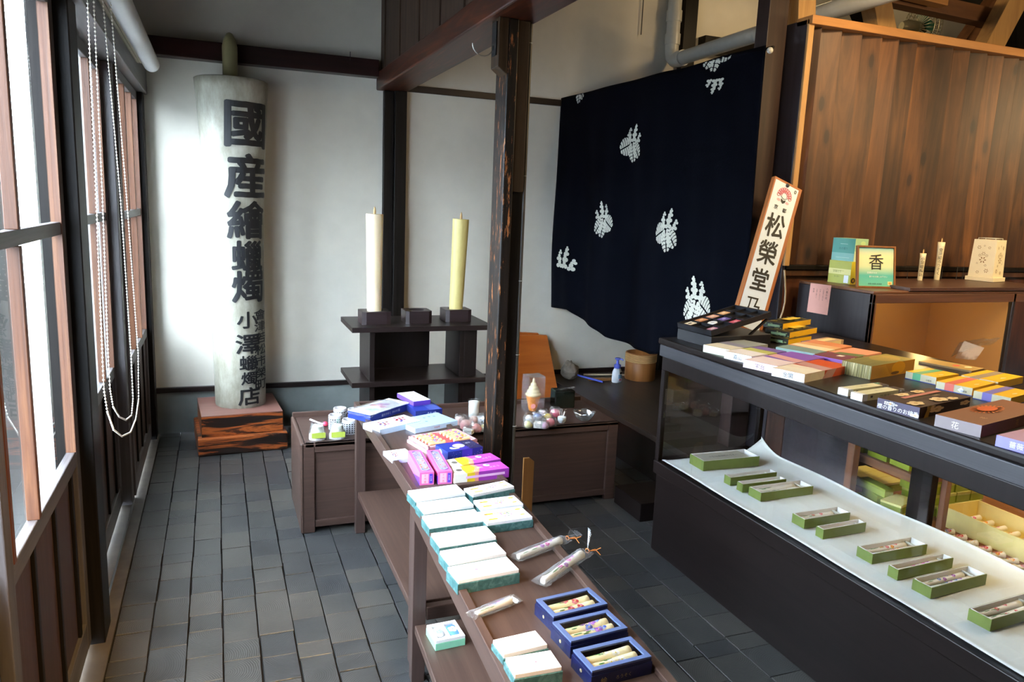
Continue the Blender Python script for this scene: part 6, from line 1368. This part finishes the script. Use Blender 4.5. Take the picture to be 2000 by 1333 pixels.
# flat framed tray and clear bag at the back edge
o, L, W = on([(1898, 725), (1922, 720), (1811, 703)], 'framed_tray', 'flat framed card under a clear bag at the back edge of the counter', 'tray', 0.008, col('#B89A5A'), col('#8A6A3A'), art=[('top', col('#A8884A'), rect(-.42, -.45, .42, .45)), ('top', col('#C8503A'), ellp(0, -.1, .2, .06, 10)), ('top', col('#E8D8A8'), ellp(.1, -.3, .2, .06, 10))])
mb = MB(); A = [hz(1836, 697, 1.04), hz(1846, 690, 1.04)]; c0 = hz(1850, 700, 1.039); p = lambda dx, dz, dy=0: c0+Vector((dx, dy, dz))
mb.grid(lambda u, v: c0+Vector((0.02+0.25*u, -0.03*v+0.02*math.sin(3*u), 0.004+(0.07*(1-0.55*u))*v+0.05*u+0.006*noise.noise(Vector((u*7, v*5, 1))))), 14, 6, CLEAR, False)
mb.grid(lambda u, v: c0+Vector((0.02+0.06*u+0.04*v, -0.02-0.05*u, 0.002+0.075*v*(1-.3*u))), 5, 5, CLEAR, False)
tag(mb.build('clear_bag'), 'crumpled stiff clear bag standing on the framed card at the back of the counter', 'bag')

# ------------------------------------------------ on the back cabinet (top at 1.27)
QZ = 1.270
def cabbox(px_near, px_far, pr, z, h, W, label, top, left, front, art=(), text=()):
    a = hz(*px_near, QZ); b = hz(*px_far, QZ)
    if pr: a += Vector((*pr, 0)); b += Vector((*pr, 0))
    d = Vector((b.x-a.x, b.y-a.y)); L = d.length; ang = math.atan2(d.y, d.x)-PI/2
    return carton('gift_carton', label, 'box', None, z, h, top, front, art=art, text=text, left=left, place=((a.x+W/2*math.cos(ang)-d.x*0+d.x/2, a.y+W/2*math.sin(ang)+d.y/2), ang, W, L), group='two tall cartons on the cabinet')
cabbox((1659, 556), (1616, 550.5), None, QZ, 0.118, 0.105, 'yellow green carton with black round sticker, under the teal one on the cabinet', col('#B8BC6A'), col('#A9B04A'), col('#CFC02E'), [('left', col('#D6D48A'), rect(-.5, -.1, .5, .15)), ('left', col('#DCE4EE'), rect(.22, -.46, .42, -.12)), ('front', col('#26221A'), ellp(-.28, -.34, .16, .12, 16)), ('left', col('#8E9A3A'), rect(-.3, .06, .2, .075))], [('front', '香', 0.016, -.28, -.34, YE), ('left', 'お香たて', 0.013, -.1, .02, col('#6E7A3A')), ('left', '茶の香り', 0.009, -.1, -.2, col('#6E7A3A'))])
cabbox((1659, 556), (1616, 550.5), (0.012, 0.004), QZ+0.1185, 0.118, 0.10, 'teal carton standing on top of the yellow green carton', col('#9AC4AA'), col('#4E9C92'), col('#9CC49A'), [('left', col('#7AB4B0'), rect(-.5, -.5, .5, -.15)), ('left', col('#A8D0CC'), rect(-.15, .24, .18, .255)), ('front', col('#C8DCB0'), rect(-.5, -.5, .5, -.05)), ('front', col('#B8D89A'), ellp(.1, .3, .2, .1, 12, .4)), ('left', col('#C8E0DC'), rect(-.3, -.36, .3, -.35))], [('left', '水の香り', 0.014, .0, .05, col('#2E6E6A'))])
# framed picture with one large character
def frame_pic():
    bl, br = hz(1673, 562, QZ), hz(1748, 564, QZ); wd = (br-bl).length; ang = math.atan2(br.y-bl.y, br.x-bl.x); tilt = math.radians(10)
    o = empty('framed_card', bl, 0, 'small wooden framed card with one brush character on a blue green ground, on the cabinet', 'picture frame')
    xa = Vector((math.cos(ang), math.sin(ang), 0)); up = Vector((-math.sin(ang)*math.sin(tilt), math.cos(ang)*math.sin(tilt), math.cos(tilt))); M = frame(bl+xa*wd/2, xa, up); o.matrix_world = M
    H = 0.212; w = wd/2; f = 0.009; FW = wood('walnut_frame', [(0.3, '#6A4020'), (0.7, '#8A5A30')], 'y', 1, 20, 0.4); mb = MB()
    for a in ((-w, -w+f, 0, H), (w-f, w, 0, H), (-w+f, w-f, 0, f), (-w+f, w-f, H-f, H)): mb.box(*a, -0.012, 0.004, FW)
    mb.build('frame', o, bevel=0.001)
    m, nt, b = _new('printed_gradient_ground'); tc = node(nt, 'ShaderNodeTexCoord'); sx = node(nt, 'ShaderNodeSeparateXYZ'); nt.links.new(tc.outputs['Object'], sx.inputs[0]); mr = node(nt, 'ShaderNodeMapRange'); mr.inputs[1].default_value = 0; mr.inputs[2].default_value = H; nt.links.new(sx.outputs['Y'], mr.inputs[0])
    r = ramp(nt, [(0.0, '#6EC0A0'), (0.3, '#58B4A8'), (0.5, '#C8D8A8'), (0.75, '#E6DCA8'), (1.0, '#5AB8BC')]); nt.links.new(mr.outputs[0], r.inputs[0]); nt.links.new(r.outputs[0], b.inputs['Base Color']); b.inputs['Roughness'].default_value = 0.4
    mb = MB(); mb.box(-w+f, w-f, f, H-f, -0.010, -0.002, m); mb.build('card', o)
    for s, sz, x, y, c in (('香', 0.085, 0.0, H*0.62, INK), ('四季折々の', 0.011, -0.022, H*0.36, WHITE), ('香りをお楽しみ下さい', 0.010, 0.012, H*0.27, WHITE), ('京都 お香処 松栄堂', 0.009, -0.006, H*0.10, INK)):
        vs, fs = glyphs(s, sz, 0, sz*0.01); mb = MB(); mb.add([(x+v.x, y+v.y, 0.0) for v in vs], fs, c); mb.build('lettering', o)
    mb = MB(); mb.poly([(x, y, -0.0005) for x, y in rect(w-f-0.032, 0.016, w-f-0.008, 0.034)], col('#E8D89A')); mb.poly([(x, y, 0.0) for x, y in ellp(w-f-0.02, 0.025, 0.008, 0.006, 10)], col('#C8A04A')); mb.build('sticker', o)
    mb = MB(); mb.hexa([(-0.02, 0.0, -0.012), (0.02, 0.0, -0.012), (0.02, 0.12, -0.012), (-0.02, 0.12, -0.012), (-0.02, -0.0+0.008, -0.05), (0.02, 0.008, -0.05), (0.02, 0.118, -0.014), (-0.02, 0.118, -0.014)], FW); mb.build('easel_back', o)
frame_pic()
def spike_board():
    a, b, c = hz(1778, 562, QZ+0.018), hz(1983, 552, QZ+0.018), hz(1751, 545, QZ+0.018)
    o = empty('spike_board', ((a.x+b.x)/2, (a.y+c.y)/2, QZ), 0, 'flat brown candle board with thin metal spikes on the cabinet', 'candle stand'); x0, x1, y0, y1 = a.x-o.location.x, b.x-o.location.x, (a.y-o.location.y), (c.y-o.location.y)+0.02
    mb = MB(); mb.box(x0, x1, y0, y1, 0, 0.018, wood('spike_board_wood', [(0.3, '#3A241A'), (0.7, '#54362A')], 'x', 1, 20, 0.4)); mb.build('board', o, bevel=0.002)
    for px, top in (((1757, 543), 527), ((1786, 543), 527), ((1820, 543), 520), ((1859, 543), 508), ((1867, 547), 520), ((1908, 548), 512)):
        p = hz(px[0], px[1], QZ+0.018); d = ray(px[0]+1, top); t = p.y/d.y; zt = CAMH+d.z*t; mb = MB(); q = p-o.location; q.y = min(max(q.y, y0+0.01), y1-0.01); mb.tube([(q.x, q.y, 0.016), (q.x, q.y, max(0.03, zt-QZ))], [0.0022, 0.0010], 6, WIRE); mb.build('spike', o)
spike_board()
def stand_candle(px, topy, r, label, txt):
    p = hz(px[0], px[1], QZ+0.0185); d = ray(px[0]+4, topy); zt = CAMH+d.z*(p.y/d.y); h = zt-QZ-0.0185
    o = empty('carved_candle', (p.x, p.y, QZ+0.0185), 0, label, 'candle', 'two white candles on the spike board')
    W = plain('ivory_wax', '#E6DCBC', 0.42, 0.02); mb = MB(); mb.lathe([(r*0.74, 0), (r*0.78, 0.003)]+[(r*(0.78+0.22*(i/8)**2.2), h*i/8) for i in range(1, 9)]+[(r*0.5, h-0.001)], 24, W); mb.build('wax_body', o)
    mb = MB(); mb.lathe([(0.003, h-0.002), (0.0035, h+0.012), (0.0015, h+0.022)], 8, WICK); mb.build('wick', o)
    mb = MB(); az = math.atan2(-p.y, -p.x); n = len(txt); s = h*0.72/n
    for k, ch in enumerate(txt):
        vs, fs = glyphs(ch, s*0.98, 0, s*0.01); zc = h*0.80-k*s; R = r*(0.78+0.22*(zc/h)**2.2)+0.0006
        mb.add([(R*math.cos(az+0.15+v.x/R), R*math.sin(az+0.15+v.x/R), zc+v.y) for v in vs], fs, INK)
    mb.build('lettering', o)
stand_candle((1796, 548), 495, 0.0165, 'shorter white candle lettered in black on the spike board', '小澤蠟燭店')
stand_candle((1829, 547), 473, 0.019, 'taller white candle lettered in black on the spike board', '會津絵ろうそく')
def lantern():
    p = hz(1932, 551, QZ+0.019); ang = math.radians(14); H = 0.235
    o = empty('pierced_lantern', (p.x+0.055, p.y+0.07, QZ+0.019), ang, 'square cream paper lantern pierced with small flower shapes, at the right end of the board', 'lantern')
    PP = plain('cream_lantern_paper', '#E9DFC0', 0.6, 0.02); w0, w1 = 0.066, 0.060; mb = MB(); mb.box(-0.076, 0.076, -0.076, 0.076, 0, 0.024, PP); mb.build('plinth', o, bevel=0.002)
    mb = MB(); h0 = 0.0245
    mb.hexa([(-w0, -w0, h0), (w0, -w0, h0), (w0, w0, h0), (-w0, w0, h0), (-w1, -w1, H), (w1, -w1, H), (w1, w1, H), (-w1, w1, H)], PP); D = col('#8A6A3A'); r = random.Random(3)
    spots = [(0.0, 0.12, 0.020), (0.0, 0.155, 0.012), (-0.02, 0.145, 0.009), (0.02, 0.145, 0.009), (-0.03, 0.06, 0.013), (0.02, 0.05, 0.010), (0.03, 0.10, 0.006), (0.03, 0.19, 0.012), (-0.03, 0.19, 0.009), (0.0, 0.2, 0.006), (-0.02, 0.09, 0.008)]
    for face in (0, 1):
        for x, z, s in spots:
            x = x if face == 0 else -x*0.9
            for k in range(6):
                a = 2*PI*k/6; q = [(x+s*(0.25*math.cos(a)), z+s*(0.25*math.sin(a))), (x+s*0.7*math.cos(a-.28), z+s*0.7*math.sin(a-.28)), (x+s*math.cos(a), z+s*math.sin(a)), (x+s*0.7*math.cos(a+.28), z+s*0.7*math.sin(a+.28))]
                pts = []
                for u, v in q:
                    w = w0+(w1-w0)*(v-h0)/(H-h0)+0.0007; pts.append((u, -w, v) if face == 0 else (-w, -u, v))
                mb.poly(pts, D)
    mb.build('shade', o)
    mb = MB(); mb.tube([(-0.045, -0.045, H+0.008), (0.045, -0.045, H+0.008), (0.045, 0.045, H+0.008), (-0.045, 0.045, H+0.008)], 0.0022, 6, PVC, closed=True)
    for x, y in ((-.045, -.045), (.045, -.045), (.045, .045), (-.045, .045)): mb.tube([(x, y, H-0.002), (x, y, H+0.008)], 0.0018, 5, PVC)
    mb.build('wire_top', o)
lantern()

# ------------------------------------------------ stock on the shelves behind the case
def stock(x, y, z, L, W, H, ang, label, lid='#D9CF7A', groups='green stock boxes on the rear shelf', lidh=0.25):
    o = empty('stock_box', (x, y, z), math.radians(ang), label, 'box', groups); G = plain('olive_green_paper', '#93A02E', 0.45, 0.05)
    mb = MB(); mb.box(-L/2, L/2, -W/2, W/2, 0, H*(1-lidh), G); mb.build('base', o, bevel=0.001); mb = MB(); mb.box(-L/2-.001, L/2+.001, -W/2-.001, W/2+.001, H*(1-lidh)+0.0003, H, col(lid) if lidh < 0.5 else G); mb.build('lid', o, bevel=0.001)
    return o
def at_x(px, py, X): p = hx(px, py, X); return p
SH = 0.6105
k = 0
for yy, n, nm in ((2.16, 3, 'nearest the inner post'), (2.28, 3, 'in the middle'), (2.40, 3, 'by the dark door panel')):
    for j in range(n):
        stock(2.70, yy, SH+j*0.0415, 0.24, 0.10, 0.040, rn.uniform(-3, 3), 'green box with pale lid on the warm rear shelf %s, %s' % (nm, ('bottom', 'second', 'top')[j]))
FZ = 0.3855
for j, (x, y, z, a, lab) in enumerate(((2.62, 2.30, 0, 8, 'bottom of the small crossed stack'), (2.62, 2.30, 1, -14, 'second in the small crossed stack'), (2.61, 2.29, 2, 5, 'top of the small crossed stack'))):
    stock(x, y, FZ+z*0.0365, 0.15, 0.045, 0.036, a+80, 'slim green box behind the case, %s' % lab, '#93A02E', 'green stock boxes behind the case', 0.3)
stock(2.61, 2.17, FZ, 0.13, 0.085, 0.040, 12, 'long pale lidded green box lying behind the case, under its twin')
stock(2.61, 2.17, FZ+0.0405, 0.13, 0.085, 0.040, 15, 'long pale lidded green box with printed line lying on its twin')
for j in range(3): stock(2.83, 2.44+j*0.075, FZ, 0.16, 0.07, 0.045, 2, 'pale topped green box in the dark back row, %s' % ('nearest', 'middle', 'farthest')[j])
k = 0
for lv, z in (('bottom', 0), ('second', 1), ('third', 2), ('top', 3)):
    for i, nm in enumerate(('nearest the inner post', 'second along', 'third along', 'rightmost')):
        if lv == 'top' and i not in (0, 1): continue
        stock(2.765+i*0.085+0.012*(z % 2), 2.20+0.004*z, FZ+z*0.0465, 0.078, 0.13, 0.046, 2-2*(z % 2), 'chunky green box, %s layer of the pile behind the case, %s' % (lv, nm), '#B4AE58', 'chunky green boxes behind the case', 0.3)
stock(2.83, 2.115-0.012, FZ, 0.095, 0.05, 0.05, 4, 'single chunky green box standing before the green pile', '#93A02E', 'chunky green boxes behind the case', 0.35)
# big shallow yellow lit carton and loose painted candles
def big_tray():
    Z0 = FZ; Zr = 0.468; a, b, c = hz(1838, 986, Zr), hz(1907, 975, Zr), hz(2040, 1030, Zr); x0, x1 = 2.735, 2.945; y1 = 2.07; y0 = 1.42
    o = empty('stock_tray', ((x0+x1)/2, (y0+y1)/2, Z0), 0, 'large shallow cream carton full of candles in the warm light behind the case', 'tray'); w, l = (x1-x0)/2, (y1-y0)/2; h = Zr-Z0; CC = plain('cream_carton', '#E8D48A', 0.55, 0.03); mb = MB(); t = 0.004
    mb.box(-w, w, -l, l, 0, t, CC)
    for q in ((-w, -w+t, -l, l), (w-t, w, -l, l), (-w+t, w-t, -l, -l+t), (-w+t, w-t, l-t, l)): mb.box(*q, t, h if q[0] > -w+0.001 or True else h, CC)
    mb.build('carton_body', o)
    for k in range(9):
        y = y1-0.035-k*0.055; painted_candle((x0+0.014, y, Z0+0.020), (x1-0.014, y, Z0+0.022), 0.0115, 'painted candle in the cream carton behind the case, %s from the far end' % ('first', 'second', 'third', 'fourth', 'fifth', 'sixth', 'seventh', 'eighth', 'ninth')[k], ('red', 'orange') if k % 2 else ('blue', 'pink'), 'candles in the cream carton', seed=k)
big_tray()
r5 = random.Random(9); k = 0
for row in range(2):
    for i in range(8):
        x = 2.565+0.06*row+0.01*r5.random(); y = 2.0-i*0.052-0.02*row; z = FZ+0.013+(0.026 if (i % 2 and row == 0) else 0)*0
        painted_candle((x, y+0.012, FZ+0.0145), (x+0.062, y-0.012, FZ+0.0145+0.001), 0.0125, 'loose painted candle in the warm lit heap behind the case, %s row, %s' % (('front', 'back')[row], ('farthest', 'second', 'third', 'fourth', 'fifth', 'sixth', 'seventh', 'nearest')[i]), (('red', 'orange'), ('orange', 'white'), ('red', 'blue'))[k % 3], 'loose painted candles behind the case', seed=k); k += 1
mb = MB(); p = hx(1985, 1065, 2.62); mb.box(p.x-0.03, p.x+0.07, 1.27, 1.38, FZ, FZ+0.055, TEAL); tag(mb.build('teal_stock_box', bevel=0.002), 'teal marbled box beside the loose candles at the right edge behind the case', 'box')
